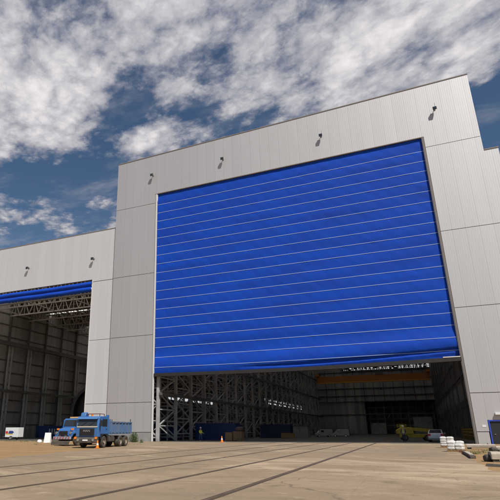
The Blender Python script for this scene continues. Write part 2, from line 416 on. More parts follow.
for x, zz in ((-7.1, (7.2, 14.5, 22)), (-10.2, (5, 11)), (-13.7, (3., 10.5, 14))):
    mb = MB()
    for z in zz: mb.bar((x, .6, z), (x, 157, z), .28, .45)
    mb.build('wall_girder', M['steel_dark'], hall)
mb = MB()
for y0, y1 in ((17, 44), (88, 150)):
    y = y0
    while y < y1:
        mb.box(-13.94, -13.9, y, y+1.5, 7.4 + (y > 80)*2.4, 8.5 + (y > 80)*3.2); y += 2.1
mb.build('window_strip', mat('self lit side pane', (.6,.6,.6), .4, emit=((.93,.96,1), .5)), hall)  # daylight in these panes is emission put into the material
# catwalk of yellowish rail along the right lining
mb = MB()
for k in range(16): mb.box(37.2, 37.32, 3+k*2.4, 3.12+k*2.4, .012, 1.7)
for z in (.7, 1.25, 1.7): mb.bar((37.26, 3, z), (37.26, 40, z), .16, .24 if z > 1.2 else .1)
tag(mb.build('guard_rail', mat('ochre paint', (.42,.27,.03), .6, var=.3, vscale=1)), 'ochre guard rail along the right inner wall of the hall', 'railing')
# overhead crane
cr = empty('overhead_crane', (0,147,0), 0, 'orange brown overhead crane girder spanning the inside of the main hall', 'crane')
M['crane'] = mat('orange crane paint', (.48,.17,.025), .55, var=.25, vscale=.4)
M['crane_y'] = mat('amber crane flange', (.75,.33,.03), .5)
MB().box(-6.6, 37.2, -.9, .3, 20.7, 23.2).build('girder', M['crane'], cr)
MB().box(-6.6, 37.2, -1.1, .5, 20.35, 20.68).build('bottom_flange', M['crane_y'], cr)
MB().box(-6.6, -5.4, -3, 3, 23.21, 24.3).build('end_carriage', M['crane'], cr); MB().box(36.2, 37.4, -3, 3, 23.21, 24.3).build('end_carriage', M['crane'], cr)
tr = MB().box(17, 20, -1.4, 1.4, 23.21, 24.4).build('trolley', M['steel_dark'], cr)
MB().tube((18.5,1.2,23.4), (18.5,1.2,18), .06, 6).tube((18.5,1.2,18), (18.5,1.2,17.2), .35, 8).build('hook_block', M['steel_dark'], tr)
# small personnel door, light and notice on the right
dr = MB().box(37.42, 39.4, .12, .19, .02, 2.55).build('door', mat('doorway darkness', (.02,.02,.025), .5), hall)  # near-black slab painted for the unlit inside of the open doorway
MB().box(37.26, 37.40, -.04, .22, 0, 2.71).box(39.42, 39.55, -.04, .22, 0, 2.71).box(37.41, 39.41, .0, .22, 2.56, 2.71).build('door_frame', mat('blue door frame', (.03,.07,.45), .5), dr)
MB().box(37.7, 37.85, .06, .115, 1.05, 1.12).build('handle', M['chrome'], dr)
nt_ = tag(MB().box(36.55, 36.98, -.025, -.003, 1.9, 2.16).build('notice_sign', M['white']), 'small white notice on the wall left of the personnel door', 'sign')
lp = empty('wall_lamp', (38.6,0,3.3), 0, 'white wall lamp above the small blue framed door', 'lamp')
MB().box(-.5, .5, -.32, -.003, -.02, .22).build('housing', M['white'], lp, bevel=.03)
MB().box(-.42, .42, -.28, -.05, -.06, -.022).build('diffuser', M['guide'], lp)
# lower shoulder at the right end of the hall
MB().box(XCR+.003, 44.6, .02, 22, 1.42, 38.3).build('stair_tower', M['main_clad'], hall)
MB().box(XCR+.003, 44.6, .01, 22, 0, 1.35).build('plinth', M['main_clad'], hall)
MB().box(XCR+.06, 44.66, -.04, 22, 38.31, 38.45).build('coping', M['coping'], hall)

# ------------------------------------------------------------------ side hall (left)
side = empty('side_hall', (0,0,0), 0, 'lower off white hall at the left with its blue door rolled up', 'industrial hall')
Y0 = .30; SX0, SX1 = -72., XCL - .01; OX0, OX1, OZ = -63., -21.06, 27.85; ZS = 37.24
M_side = M['side_clad']
MB().prism_y([(SX0, 27.43), (OX0, 27.43), (OX0, OZ), (OX1, OZ), (OX1, 27.43), (SX1, 27.43), (SX1, ZS), (SX0, ZS)], Y0, Y0+.18).build('facade_panel', M_side, side)
for i in range(3):
    panel(OX1+.03, SX1, S[i] + (G if i else .75), S[i+1]-G, parent=side, m=M_side, y0=Y0)
    panel(SX0, OX0, S[i] + (G if i else .75), S[i+1]-G, parent=side, m=M_side, y0=Y0)
MB().box(OX1+.03, SX1, Y0-.02, Y0+.18, 0, .68).box(SX0, OX0, Y0-.02, Y0+.18, 0, .68).build('plinth', M['plinth'], side)
MB().box(SX0+.02, OX0, Y0+.20, Y0+.42, 0, 36.8).box(OX1+.03, SX1, Y0+.20, Y0+.42, 0, 36.8).box(OX0, OX1+.03, Y0+.20, Y0+.42, OZ, 36.8).build('backing_wall', M['seam_back'], side)
MB().box(SX0-.05, SX1, Y0-.05, Y0+.45, ZS+.002, ZS+.13).build('coping', M['coping'], side)
MB().box(OX1-.10, OX1+.028, Y0-.03, Y0+.35, .02, OZ-.003).build('door_guide', M['guide'], side)
MB().box(OX0, OX0+.12, Y0-.03, Y0+.35, .02, OZ-.003).build('door_guide', M['guide'], side)
# gathered blue curtain
bm = MB(); nx = 120; rows = []
prof = []
for i in range(41):
    t = i/40; z = 25.55 + t*1.95
    y = Y0 + .16 - .34*abs(math.sin(math.pi*(t*2.0)))**.7
    prof.append((y, z))
for y, z in prof:
    rows.append([bm.bm.verts.new((OX0+.15 + (OX1-OX0-.28)*i/nx, y + .02*math.sin(i*.35 + z*3), z + .03*math.sin(i*.12))) for i in range(nx+1)])
for a, c in zip(rows, rows[1:]):
    for i in range(nx): bm.bm.faces.new([a[i], a[i+1], c[i+1], c[i]])
dc = bm.build('rolled_fabric_door', M['fabric'], side, smooth=True)
MB().box(OX0+.15, OX1-.12, Y0+.2, Y0+.6, 25.25, 25.5).build('bottom_beam', M['seam_back'], dc)
SY = 120.
MB().box(OX0+.02-.3, OX0+.02, Y0+.43, SY, 0, 34).build('side_wall', M['in_clad_y'], side)
MB().box(SX0, SX1, SY, SY+.3, 0, 34).build('end_wall', M['end_clad'], side)
# roof sheet with a translucent cross strip; the other strips are unseen, added fill
roof(OX0-.3, SX1-.05, Y0+.43, SY, 33.6, [(4,8),(11,15),(18,22.5),(38.6,40.6)] + [(58+k*8, 63+k*8) for k in range(7)], side)
def truss(y, m):
    mb = MB(); zb, zt = 29.9, 33.2; x0, x1 = OX0, SX1-.6
    mb.bar((x0,y,zb), (x1,y,zb), .28, .3); mb.bar((x0,y,zt), (x1,y,zt), .28, .3)
    n = 15; dx = (x1-x0)/n
    for i in range(n):
        a = x0 + i*dx
        mb.bar((a,y,zb), (a+dx/2,y,zt), .15); mb.bar((a+dx/2,y,zt), (a+dx,y,zb), .15); mb.bar((a+dx/2,y,zb), (a+dx/2,y,zt), .11)
    return mb.build('roof_truss', m, side)
for i, y in enumerate((3.5, 10, 17, 24, 31, 38.8, 46, 53, 60, 70, 80)): truss(y, M['steel_brown'])
mb = MB()
for k in range(12):
    x = -60 + k*3.7; mb.bar((x, 1, 33.42), (x, 100, 33.42), .16, .28); 
    if k % 3 == 0: mb.bar((x, 1, 30.0), (x, 100, 30.0), .2, .2)
mb.build('purlin', M['steel_brown'], side)
# wall girts, lattice posts and crane beams on the far left wall
mb = MB()
for z in (3.2, 6.2, 9, 12.6, 15.6, 18.6, 24.5, 27.5, 30.3): mb.bar((OX0+.12, 1, z), (OX0+.12, 110, z), .16, .26)
mb.build('wall_girt', M['steel_dark'], side)
for i in range(12):
    y = 3.2 + i*7; mb = MB()
    for dy in (-.55, .55): mb.bar((OX0+1.3, y+dy, 0), (OX0+1.3, y+dy, 22), .26, .4)
    z = .8; s = 1
    while z < 20.5:
        mb.bar((OX0+1.3, y-.55*s, z), (OX0+1.3, y+.55*s, z+1.5), .13); z += 1.5; s = -s
    mb.build('lattice_post', M['steel'], side)
    MB().bar((OX0+.35, y, 0), (OX0+.35, y, 33), .3, .5).build('wall_post', M['steel_dark'], side)
mb = MB(); mb.bar((OX0+1.7, 1, 22.5), (OX0+1.7, 110, 22.5), .7, 1.0); mb.bar((OX0+1.5, 1, 11.0), (OX0+1.5, 110, 11.0), .5, .6)
mb.build('crane_beam', M['steel_dark'], side)

# ------------------------------------------------------------------ floodlights
def floodlight(x, y, z, label):
    t = empty('floodlight', (x, y, z), 0, label, 'floodlight', 'floodlights above the doors', .72)
    MB().box(-.16, .16, -.05, -.002, -.22, .22).build('wall_plate', M['steel_dark'], t)
    MB().bar((0,-.05,0), (0,-.62,.08), .09).build('arm', M['steel_dark'], t)
    MB().tube((.24,-.035,.0), (.24,-.035,1.6), .022, 6).tube((.24,-.035,.0), (.1,-.05,-.05), .022, 6).build('conduit', M['guide'], t)
    h = MB().hull([(-.30,-.52,-.28),(.30,-.52,-.28),(.30,-.45,.22),(-.30,-.45,.22)], [(-.38,-.88,-.50),(.38,-.88,-.50),(.38,-.92,.20),(-.38,-.92,.20)]).build('housing', mat('bronze housing', (.09,.075,.06), .45), t, bevel=.03)
    MB().hull([(-.32,-.90,-.42),(.32,-.90,-.42),(.32,-.935,.14),(-.32,-.935,.14)], [(-.32,-.92,-.42),(.32,-.92,-.42),(.32,-.955,.14),(-.32,-.955,.14)]).build('lens', M['glass'], h)
    return t
for x, y, z, lab in ((37.9,0,46.4,'floodlight above the top right corner of the huge blue door'), (21.5,0,46.3,'floodlight above the huge blue door, second from its right end'),
                     (4.8,0,46.2,'floodlight above the huge blue door, second from its left end'), (-8.9,0,46.2,'floodlight above the top left corner of the huge blue door'),
                     (-36.4,.3,32.1,'floodlight farthest left, on the off white hall wall'), (-21.1,.3,31.8,'floodlight on the off white hall above the corner of its rolled blue door')):
    floodlight(x, y, z, lab)

# ------------------------------------------------------------------ vehicles
def wheel(parent, x, y, r=.55, w=.34, side_=1, rim_m=None, name='wheel'):
    n = 22; h = w/2
    t = MB().lathe_y([(r*.6,-h),(r*.9,-h),(r,-h*.75),(r,h*.75),(r*.9,h),(r*.6,h)], (0,0,0), n).build(name, M['rubber'], parent, smooth=False)
    t.location = (x, y, r)
    rim = MB().lathe_y([(r*.62,-h*.8),(r*.62,h*.9),(r*.55,h*.92),(r*.48,h*.35),(r*.2,h*.3),(r*.2,h*.8),(.01,h*.8)], (0,0,0), n)
    if side_ < 0:
        for v in rim.bm.verts: v.co.y = -v.co.y
    rim.build('rim', rim_m, t)
    return t
M['truck_blue'] = mat('blue truck paint', (.022,.135,.43), .42, second=(.07,.15,.29), vscale=2.6, coat=.15)
M['tip_blue'] = mat('faded blue tipper paint', (.065,.15,.31), .6, second=(.13,.17,.24), vscale=1.2)
M['dusty_rim'] = mat('dusty rim', (.33,.27,.19), .7, var=.4, vscale=5)
M['chassis'] = mat('dirty chassis', (.045,.04,.035), .8, second=(.10,.08,.06), vscale=2)
M['cream_reflection'] = mat('cream strip', (.55,.48,.36), .6)

def letters(parent, word, x, y0, z0, hgt, m, name='emblem'):
    st = {'M': [((0,0),(0,1)),((0,1),(.5,.3)),((.5,.3),(1,1)),((1,1),(1,0))], 'A': [((0,0),(.5,1)),((.5,1),(1,0)),((.2,.4),(.8,.4))], 'N': [((0,0),(0,1)),((0,1),(1,0)),((1,0),(1,1))]}
    mb = MB(); w = hgt*.95; k = len(word); tot = k*w + (k-1)*hgt*.3
    for i, ch in enumerate(word):
        o = y0 - tot/2 + i*(w + hgt*.3)
        for (a, b_), (c, d) in st[ch]: mb.bar((x, o + a*w, z0 + b_*hgt), (x, o + c*w, z0 + d*hgt), .04, .045, up=(1,0,0))
    return mb.build(name, m, parent)

def tipper(loc, rz, s):
    t = empty('tipper_truck', loc, rz, 'blue tipper truck with dark bumper and faded tipping body, front one of the two', 'truck', None, s)
    ch = MB()
    for y in (-.42, .42): ch.box(-6.5, 1.0, y-.09, y+.09, .82, 1.1)
    for x in (-6.4, -4.6, -2.6, -1.2, .6): ch.box(x-.1, x+.1, -.33, .33, .84, 1.04)
    ch.bar((0,-1.0,.55), (0,1.0,.55), .16); 
    for x in (-3.95, -5.35): ch.bar((x,-.9,.55), (x,.9,.55), .24)
    ch.build('chassis', M['chassis'], t)
    for sgn in (1, -1):
        wheel(t, 0, sgn*1.05, .56, .36, sgn, M['dusty_rim'])
        for x in (-3.95, -5.35): wheel(t, x, sgn*.93, .56, .62, sgn, M['dusty_rim'])
        MB().prism_y([(-.78,1.1),(-.72,.8),(-.62,.8),(-.45,1.12),(-.2,1.24),(.2,1.24),(.5,1.1),(.66,.8),(.8,.8),(.8,1.3),(-.78,1.3)], sgn*.84, sgn*1.24).build('mudguard', M['black'], t)
        MB().box(-.62, .0, sgn*1.0, sgn*1.2, .34, .40).build('step', M['chassis'], t)
    cab = MB().prism_y([(1.38,1.02),(1.42,1.95),(1.24,2.86),(1.05,2.98),(-.62,3.0),(-.75,2.9),(-.75,1.3),(.85,1.3),(.85,1.02)], -1.22, 1.22).build('cab', M['truck_blue'], t, bevel=.05)
    MB().hull([(1.425,-1.06,2.06),(1.425,1.06,2.06),(1.285,1.02,2.72),(1.285,-1.02,2.72)], [(1.44,-1.06,2.065),(1.44,1.06,2.065),(1.30,1.02,2.725),(1.30,-1.02,2.725)]).build('windscreen', M['glass'], cab)
    MB().box(1.40, 1.45, -1.12, 1.12, 1.93, 2.035).build('reflection_band', M['cream_reflection'], cab)  # reflection at the foot of the windscreen, painted as a pale band
    MB().bar((1.45,-.7,2.06), (1.40,-.1,2.4), .03).bar((1.45,.15,2.06), (1.40,.75,2.4), .03).build('wiper', M['black'], cab)
    MB().hull([(1.25,-1.1,2.76),(1.25,1.1,2.76),(1.22,1.1,2.88),(1.22,-1.1,2.88)], [(1.52,-1.1,2.70),(1.52,1.1,2.70),(1.50,1.1,2.76),(1.50,-1.1,2.76)]).build('sun_visor', M['truck_blue'], cab)
    gr = MB().box(1.40, 1.455, -.80, .80, 1.18, 1.84)
    for k in range(5): gr.box(1.455, 1.475, -.78, .78, 1.22 + k*.12, 1.26 + k*.12)
    gr = gr.build('grille', M['black'], cab)
    letters(gr, 'MAN', 1.485, 0, 1.50, .20, M['chrome'])
    bp = MB().prism_y([(1.25,.45),(1.62,.48),(1.66,.9),(1.55,1.0),(1.25,1.0)], -1.24, 1.24).build('bumper', mat('dark bumper', (.05,.048,.045), .6, second=(.12,.10,.08), vscale=2), t, bevel=.04)
    for sgn in (1, -1):
        MB().tube((1.62, sgn*.82, .76), (1.68, sgn*.82, .76), .13, 14).build('headlight', mat('headlight glass', (.22,.22,.21), .12), bp)
        MB().box(1.5, 1.69, min(sgn*1.02,sgn*1.22), max(sgn*1.02,sgn*1.22), .84, 1.04).build('turn_indicator', M['orange'], bp)
        d = MB().box(-.55, .78, min(sgn*1.222,sgn*1.245), max(sgn*1.222,sgn*1.245), 1.32, 2.85).build('door', M['truck_blue'], cab)
        MB().prism_y([(-.45,2.02),(.66,2.02),(.60,2.72),(-.45,2.72)], sgn*1.246, sgn*1.26).build('side_window', M['glass'], d)
        MB().box(-.42, -.22, min(sgn*1.246,sgn*1.28), max(sgn*1.246,sgn*1.28), 1.72, 1.79).build('handle', M['black'], d)
        mr = MB().bar((1.2, sgn*1.22, 2.7), (1.32, sgn*1.46, 2.6), .035).bar((1.2, sgn*1.22, 1.98), (1.32, sgn*1.46, 2.05), .035)
        mr.box(1.28, 1.36, min(sgn*1.36,sgn*1.56), max(sgn*1.36,sgn*1.56), 2.05, 2.6); mr.build('mirror', M['black'], cab)
    MB().box(1.665, 1.685, -.3, .26, .66, .80).build('number_plate', M['white'], bp)
    rk = MB()
    for y in (-.9, .9): rk.bar((.6,y,2.98), (.6,y,3.22), .05); rk.bar((-.4,y,2.98), (-.4,y,3.22), .05); rk.bar((.6,y,3.22), (-.4,y,3.22), .06)
    rk.bar((.6,-1,3.22), (.6,1,3.22), .07); rk.build('roof_rack', mat('maroon rack', (.12,.03,.025), .6), cab)
    MB().prism_y([(.9,2.99),(.75,3.34),(.35,3.40),(.25,2.99)], -1.1, -.55).build('roof_pod', M['truck_blue'], cab, bevel=.05)
    MB().tube((.1,-.2,3.0), (.1,-.2,3.2), .1, 12).build('beacon', M['orange'], cab)
    MB().bar((-1.0,1.0,1.1), (-1.0,1.0,3.15), .2, .24).bar((-1.0,-1.0,1.1), (-1.0,-1.0,3.05), .2, .24).box(-1.06,-.94,-.9,.9,2.4,2.9).box(-1.06,-.94,-.9,.9,1.5,1.6).build('head_frame', M['truck_blue'], t)
    MB().tube((-1.0,.72,1.5), (-1.0,.72,3.05), .1, 10).build('air_intake', M['black'], t)
    MB().box(-2.6,-1.35,.52,1.14,.55,1.08).build('fuel_tank', M['chassis'], t, bevel=.06)
    MB().box(-2.4,-1.5,-1.12,-.52,.55,1.06).build('tool_box', M['chassis'], t)
    bd = MB().box(-6.55,-1.3,-1.2,1.2,1.28,1.40).box(-1.36,-1.28,-1.22,1.22,1.405,2.75).build('tipping_body', M['tip_blue'], t)
    for sgn in (1, -1):
        sw = MB().box(-6.6,-1.37, min(sgn*1.19,sgn*1.24), max(sgn*1.19,sgn*1.24), 1.405, 2.42)
        for k in range(7):
            x = -1.45 - k*.85; sw.box(x-.06, x+.06, min(sgn*1.242,sgn*1.33), max(sgn*1.242,sgn*1.33), 1.32, 2.44)
        sw.box(-6.62,-1.37, min(sgn*1.16,sgn*1.34), max(sgn*1.16,sgn*1.34), 2.445, 2.53)
        sw.build('side_wall', M['tip_blue'], bd)
    MB().box(-6.66,-6.605,-1.18,1.18,1.405,2.44).build('tailgate', M['tip_blue'], bd)
    MB().bar((-6.55,1.15,2.53), (-6.55,1.15,2.85), .07).bar((-6.55,-1.15,2.53), (-6.55,-1.15,2.85), .07).build('tail_post', M['chassis'], bd)
    return t

def bonnet_truck(loc, rz, s):
    t = empty('bonneted_truck', loc, rz, 'blue bonneted truck with faded red stripes on its bumper, half hidden behind the tipper', 'truck', None, s)
    ch = MB()
    for y in (-.42, .42): ch.box(-6.0, 1.3, y-.09, y+.09, .82, 1.1)
    ch.bar((0,-1.0,.55), (0,1.0,.55), .16).bar((-4.2,-1,.55), (-4.2,1,.55), .2); ch.build('chassis', M['chassis'], t)
    for sgn in (1, -1):
        wheel(t, 0, sgn*1.02, .56, .36, sgn, M['dusty_rim']); wheel(t, -4.2, sgn*.9, .56, .6, sgn, M['dusty_rim'])
        MB().prism_y([(-.6,.95),(-.45,1.2),(-.2,1.3),(.35,1.3),(.85,1.2),(1.1,.85),(1.1,1.35),(.6,1.5),(-.6,1.5)], sgn*.78, sgn*1.22).build('mudguard', M['truck_blue'], t, bevel=.03)
        MB().tube((1.02, sgn*1.0, 1.32), (1.14, sgn*1.0, 1.32), .14, 14).build('headlight', mat('lamp glass', (.22,.22,.21), .12), t)
        MB().box(.75, .98, min(sgn*.92,sgn*1.12), max(sgn*.92,sgn*1.12), 1.60, 1.78).build('turn_indicator', M['orange'], t)
    MB().prism_y([(1.12,1.0),(1.1,1.55),(.95,1.74),(.07,1.92),(.07,1.0)], -.77, .77).build('bonnet', M['truck_blue'], t, bevel=.06)
    g_ = MB().box(1.121, 1.15, -.6, .6, 1.05, 1.5)
    for k in range(4): g_.box(1.15, 1.17, -.58, .58, 1.1 + k*.1, 1.14 + k*.1)
    g_.build('grille', M['black'], t)
    cab = MB().prism_y([(.08,1.1),(.08,1.95),(-.18,2.74),(-.3,2.82),(-1.85,2.84),(-1.95,2.75),(-1.95,1.1)], -1.18, 1.18).build('cab', M['truck_blue'], t, bevel=.05)
    MB().hull([(.08,-1.02,2.03),(.08,1.02,2.03),(-.13,1.0,2.66),(-.13,-1.0,2.66)], [(.10,-1.02,2.04),(.10,1.02,2.04),(-.11,1.0,2.67),(-.11,-1.0,2.67)]).build('windscreen', M['glass'], cab)
    for sgn in (1, -1):
        d = MB().box(-1.5, -.1, min(sgn*1.182,sgn*1.205), max(sgn*1.182,sgn*1.205), 1.2, 2.7).build('door', M['truck_blue'], cab)
        MB().prism_y([(-1.4,2.0),(-.2,2.0),(-.38,2.58),(-1.4,2.58)], sgn*1.206, sgn*1.22).build('side_window', M['glass'], d)
        MB().box(-1.4, -1.2, min(sgn*1.206,sgn*1.24), max(sgn*1.206,sgn*1.24), 1.7, 1.77).build('handle', M['black'], d)
        MB().bar((-.05, sgn*1.2, 2.3), (.05, sgn*1.45, 2.3), .03).box(.01, .08, min(sgn*1.38,sgn*1.55), max(sgn*1.38,sgn*1.55), 2.05, 2.5).build('mirror', M['black'], cab)
    MB().box(-1.0,-.7,-.9,.9,2.845,3.0).build('light_bar', mat('amber light bar', (.75,.45,.18), .4), cab, bevel=.03)
    bp = MB().box(1.16, 1.36, -1.2, 1.2, .66, .94).build('bumper', mat('dusty pale bumper', (.34,.38,.45), .6, var=.3, vscale=3), t, bevel=.02)
    st = MB()
    for k in range(6):
        y = -1.1 + k*.4
        st.hull([(1.362,y,.69),(1.362,y+.15,.69),(1.362,y+.25,.91),(1.362,y+.10,.91)], [(1.372,y,.69),(1.372,y+.15,.69),(1.372,y+.25,.91),(1.372,y+.10,.91)])
    st.build('warning_stripe', mat('faded red stripe', (.42,.07,.06), .6), bp)
    MB().prism_y([(1.5,.10),(1.62,.12),(1.55,.45),(1.38,.50),(1.37,.45),(1.44,.36)], -1.22, 1.22).build('plough_blade', M['chassis'], t)
    MB().box(-5.9,-2.6,-1.18,1.18,1.12,1.28).box(-2.68,-2.6,-1.18,1.18,1.285,2.3).build('flatbed', M['tip_blue'], t)
    return t
def heading(dx, dy): return math.atan2(dy, dx)
T1 = tipper((-.62,-26.6,.006), heading(.12,-.99), 1.0)
T2 = bonnet_truck((-7.35,-21.4,.0), heading(-.10,-.995), 1.06)

def car(loc, rz, s):
    t = empty('parked_car', loc, rz, 'silver hatchback parked just inside the big hall, seen from behind', 'car', None, s)
    m = mat('silver paint', (.62,.62,.62), .35, metal=.15, coat=.3)
    pr = [(2.05,.30),(2.12,.55),(2.0,.78),(1.1,.95),(.45,1.38),(-.2,1.48),(-1.3,1.44),(-1.85,1.05),(-2.02,.95),(-2.08,.5),(-1.98,.28)]
    b = MB(); n = len(pr)
    secs = [(-.88,.94,.0),(-.80,1.,.0),(.80,1.,0),(.88,.94,0)]
    rings = []
    for y, k, _ in secs:
        ring = []
        for x, z in pr:
            tuck = 1 if z < 1.0 else 1 - (z - 1.0)*.42
            ring.append(b.bm.verts.new((x*k, y*tuck, .25 + (z-.25)*(.985 if k < 1 else 1))))
        rings.append(ring)
    for a, c in zip(rings, rings[1:]):
        for i in range(n): b.bm.faces.new([a[i], a[(i+1) % n], c[(i+1) % n], c[i]])
    b.bm.faces.new(rings[0][::-1]); b.bm.faces.new(rings[-1])
    bd = b.build('body', m, t, bevel=.03)
    MB().hull([(-1.40,-.60,1.415),(-1.40,.60,1.415),(-1.84,.70,1.085),(-1.84,-.70,1.085)], [(-1.42,-.60,1.44),(-1.42,.60,1.44),(-1.87,.70,1.10),(-1.87,-.70,1.10)]).build('rear_window', M['glass'], t)
    MB().hull([(.50,-.60,1.37),(.50,.60,1.37),(1.06,.70,.99),(1.06,-.70,.99)], [(.52,-.60,1.39),(.52,.60,1.39),(1.08,.70,1.01),(1.08,-.70,1.01)]).build('windscreen', M['glass'], t)
    for sgn in (1, -1):
        MB().hull([(.85,sgn*.84,1.0),(-1.5,sgn*.84,1.0),(-1.2,sgn*.71,1.38),(.4,sgn*.72,1.36)], [(.85,sgn*.90,1.0),(-1.5,sgn*.90,1.0),(-1.2,sgn*.77,1.38),(.4,sgn*.78,1.36)]).build('side_window', M['glass'], t)
        MB().box(-2.1,-1.85, min(sgn*.55,sgn*.86), max(sgn*.55,sgn*.86), .72, .98).build('tail_light', M['red'], t)
        MB().box(.55,.75, min(sgn*.88,sgn*1.02), max(sgn*.88,sgn*1.02), .95, 1.1).build('mirror', m, t)
        for x in (-1.3, 1.3): wheel(t, x, sgn*.78, .31, .2, sgn, M['chrome'])
    MB().box(-2.115,-2.085,-.27,.27,.62,.74).build('number_plate', M['white'], t)
    MB().box(-2.14,-1.95,-.84,.84,.30,.50).build('rear_bumper', mat('grey bumper', (.30,.31,.33), .5), t)
    return t
car((31.8,10.0,.012), heading(.08,1), 1.12)

def van(loc, rz, s, label, m):
    t = empty('parked_van', loc, rz, label, 'van', 'vans deep inside the hall', s)
    MB().prism_y([(2.4,.35),(2.45,.9),(1.6,1.25),(1.0,2.0),(.7,2.1),(-2.4,2.1),(-2.5,.35)], -.95, .95).build('body', m, t, bevel=.06)
    MB().hull([(1.62,-.85,1.27),(1.62,.85,1.27),(1.05,.8,1.95),(1.05,-.8,1.95)], [(1.66,-.85,1.28),(1.66,.85,1.28),(1.09,.8,1.96),(1.09,-.8,1.96)]).build('windscreen', M['glass'], t)
    for sgn in (1, -1):
        MB().box(.0,.9, min(sgn*.952,sgn*.97), max(sgn*.952,sgn*.97), 1.3, 1.85).build('side_window', M['glass'], t)
        for x in (-1.5, 1.5): wheel(t, x, sgn*.85, .34, .22, sgn, M['chrome'])
    return t
van((8.2,60,.012), R(200), .85, 'white van nearer of the two far inside the hall', mat('white van', (.36,.36,.35), .4))
van((11.8,64,.012), R(185), .85, 'white van parked to the right of another deep in the hall', mat('grey white van', (.38,.39,.38), .4))

# yellow low transporter with boom
def transporter(loc, rz, s):
    t = empty('boom_lift', loc, rz, 'yellow low mobile boom lift behind the standing worker in the hall', 'boom lift', None, s)
    my = mat('machine yellow', (.62,.44,.02), .45, var=.2, vscale=2)
    MB().box(-2.2, 2.4, -.75, .75, .45, .95).build('chassis', my, t, bevel=.05)
    for sgn in (1, -1):
        for x in (-1.5, 1.6): wheel(t, x, sgn*.95, .45, .36, sgn, M['dusty_rim'])
    MB().prism_y([(-2.5,.97),(-2.55,1.55),(-1.9,1.9),(-.4,1.9),(-.1,.97)], -.85, .85).build('counterweight', my, t, bevel=.06)
    MB().bar((-.9,0,1.75), (2.6,0,1.45), .42, .46).bar((2.5,0,1.45), (3.5,0,1.25), .3, .32).build('boom', my, t)
    bk = MB()
    for x in (-2.3,-1.1):
        for y in (-.5,.5): bk.bar((x,y,1.9), (x,y,2.4), .05)
    for z in (2.15,2.4): 
        for y in (-.5,.5): bk.bar((-2.3,y,z), (-1.1,y,z), .05)
        for x in (-2.3,-1.1): bk.bar((x,-.5,z), (x,.5,z), .05)
    bk.build('railing', my, t)
    MB().box(3.3,4.2,-.8,.8,.95,1.05).build('platform', my, t)
    MB().box(-1.95,-1.35,-.3,.3,1.905,2.3).build('control_box', mat('hi vis cover', (.62,.72,.05), .6), t)
    return t
transporter((29.0,17.0,.012), heading(1,.12), 1.02)

# containers
def container(loc, rz, label, m, L_=6.06, H_=2.6, marks=False):
    t = empty('shipping_container', loc, rz, label, 'container', None, 1.1)
    w = 1.22; b = MB()
    # corrugated long sides
    for sgn in (1, -1):
        n = 26
        for k in range(n):
            x0 = -L_/2+.12 + (L_-.24)*k/n; x1 = -L_/2+.12 + (L_-.24)*(k+1)/n
            d = .0 if k % 2 else .04
            b.box(x0, x1, min(sgn*(w-.09),sgn*(w-d-.01)), max(sgn*(w-.09),sgn*(w-d-.01)), .16, H_-.12)
    b.box(-L_/2+.1, L_/2-.1, -w+.1, w-.1, .1, H_-.06)
    b.build('body', m, t)
    f = MB()
    for x in (-L_/2+.06, L_/2-.06):
        for y in (-w+.06, w-.06): f.box(x-.06, x+.06, y-.06, y+.06, 0, H_)
    for y in (-w+.05, w-.05):
        f.box(-L_/2+.121, L_/2-.121, y-.05, y+.05, 0, .155); f.box(-L_/2+.121, L_/2-.121, y-.05, y+.05, H_-.115, H_-.002)
    f.build('frame', m, t)
    d = MB()
    for y in (-.55,.55): d.box(L_/2-.1, L_/2-.03, y-.5, y+.5, .18, H_-.13)
    for y in (-.8,-.3,.3,.8): d.bar((L_/2-.01,y,.2), (L_/2-.01,y,H_-.2), .04)
    d.build('end_door', m, t)
    if marks:
        mk = MB()
        for k in range(3): mk.box(-.7 + k*.62, -.42 + k*.62, -w-.012, -w-.002, .7, 1.95)
        mk.build('white_marking', M['white'], t)
    return t
navy = mat('navy container paint', (.020,.048,.165), .5, var=.3, vscale=1)
container((-3.75,17.2,.012), 0, 'navy shipping container behind the worker in the yellow vest', navy, L_=7.0)
container((-12.25,13.5,.012), R(90), 'navy shipping container standing behind the lattice steel columns', navy, H_=2.5)
container((1.2,41,.012), 0, 'dark navy shipping container farther back in the hall beside a grey cabin', mat('dark navy paint', (.022,.036,.10), .6, var=.3))
container((-58.9,38.5,.012), R(90), 'blue shipping container with three white bars in the left hall', mat('blue container paint', (.02,.06,.20), .5, var=.2), marks=True).rotation_euler = (0,0,R(58))
gc = empty('site_cabin', (6.6,41.5,.012), 0, 'grey site cabin right of the far navy container', 'cabin', None, 1.1)
MB().box(-1.4,1.4,-1.2,1.2,.1,2.2).build('body', mat('cabin grey', (.26,.26,.25), .6, var=.2), gc); MB().box(-1.5,1.5,-1.3,1.3,2.205,2.32).build('roof', M['steel_dark'], gc)
MB().box(-.3,.4,-1.23,-1.203,1.1,1.75).build('window', M['glass'], gc)

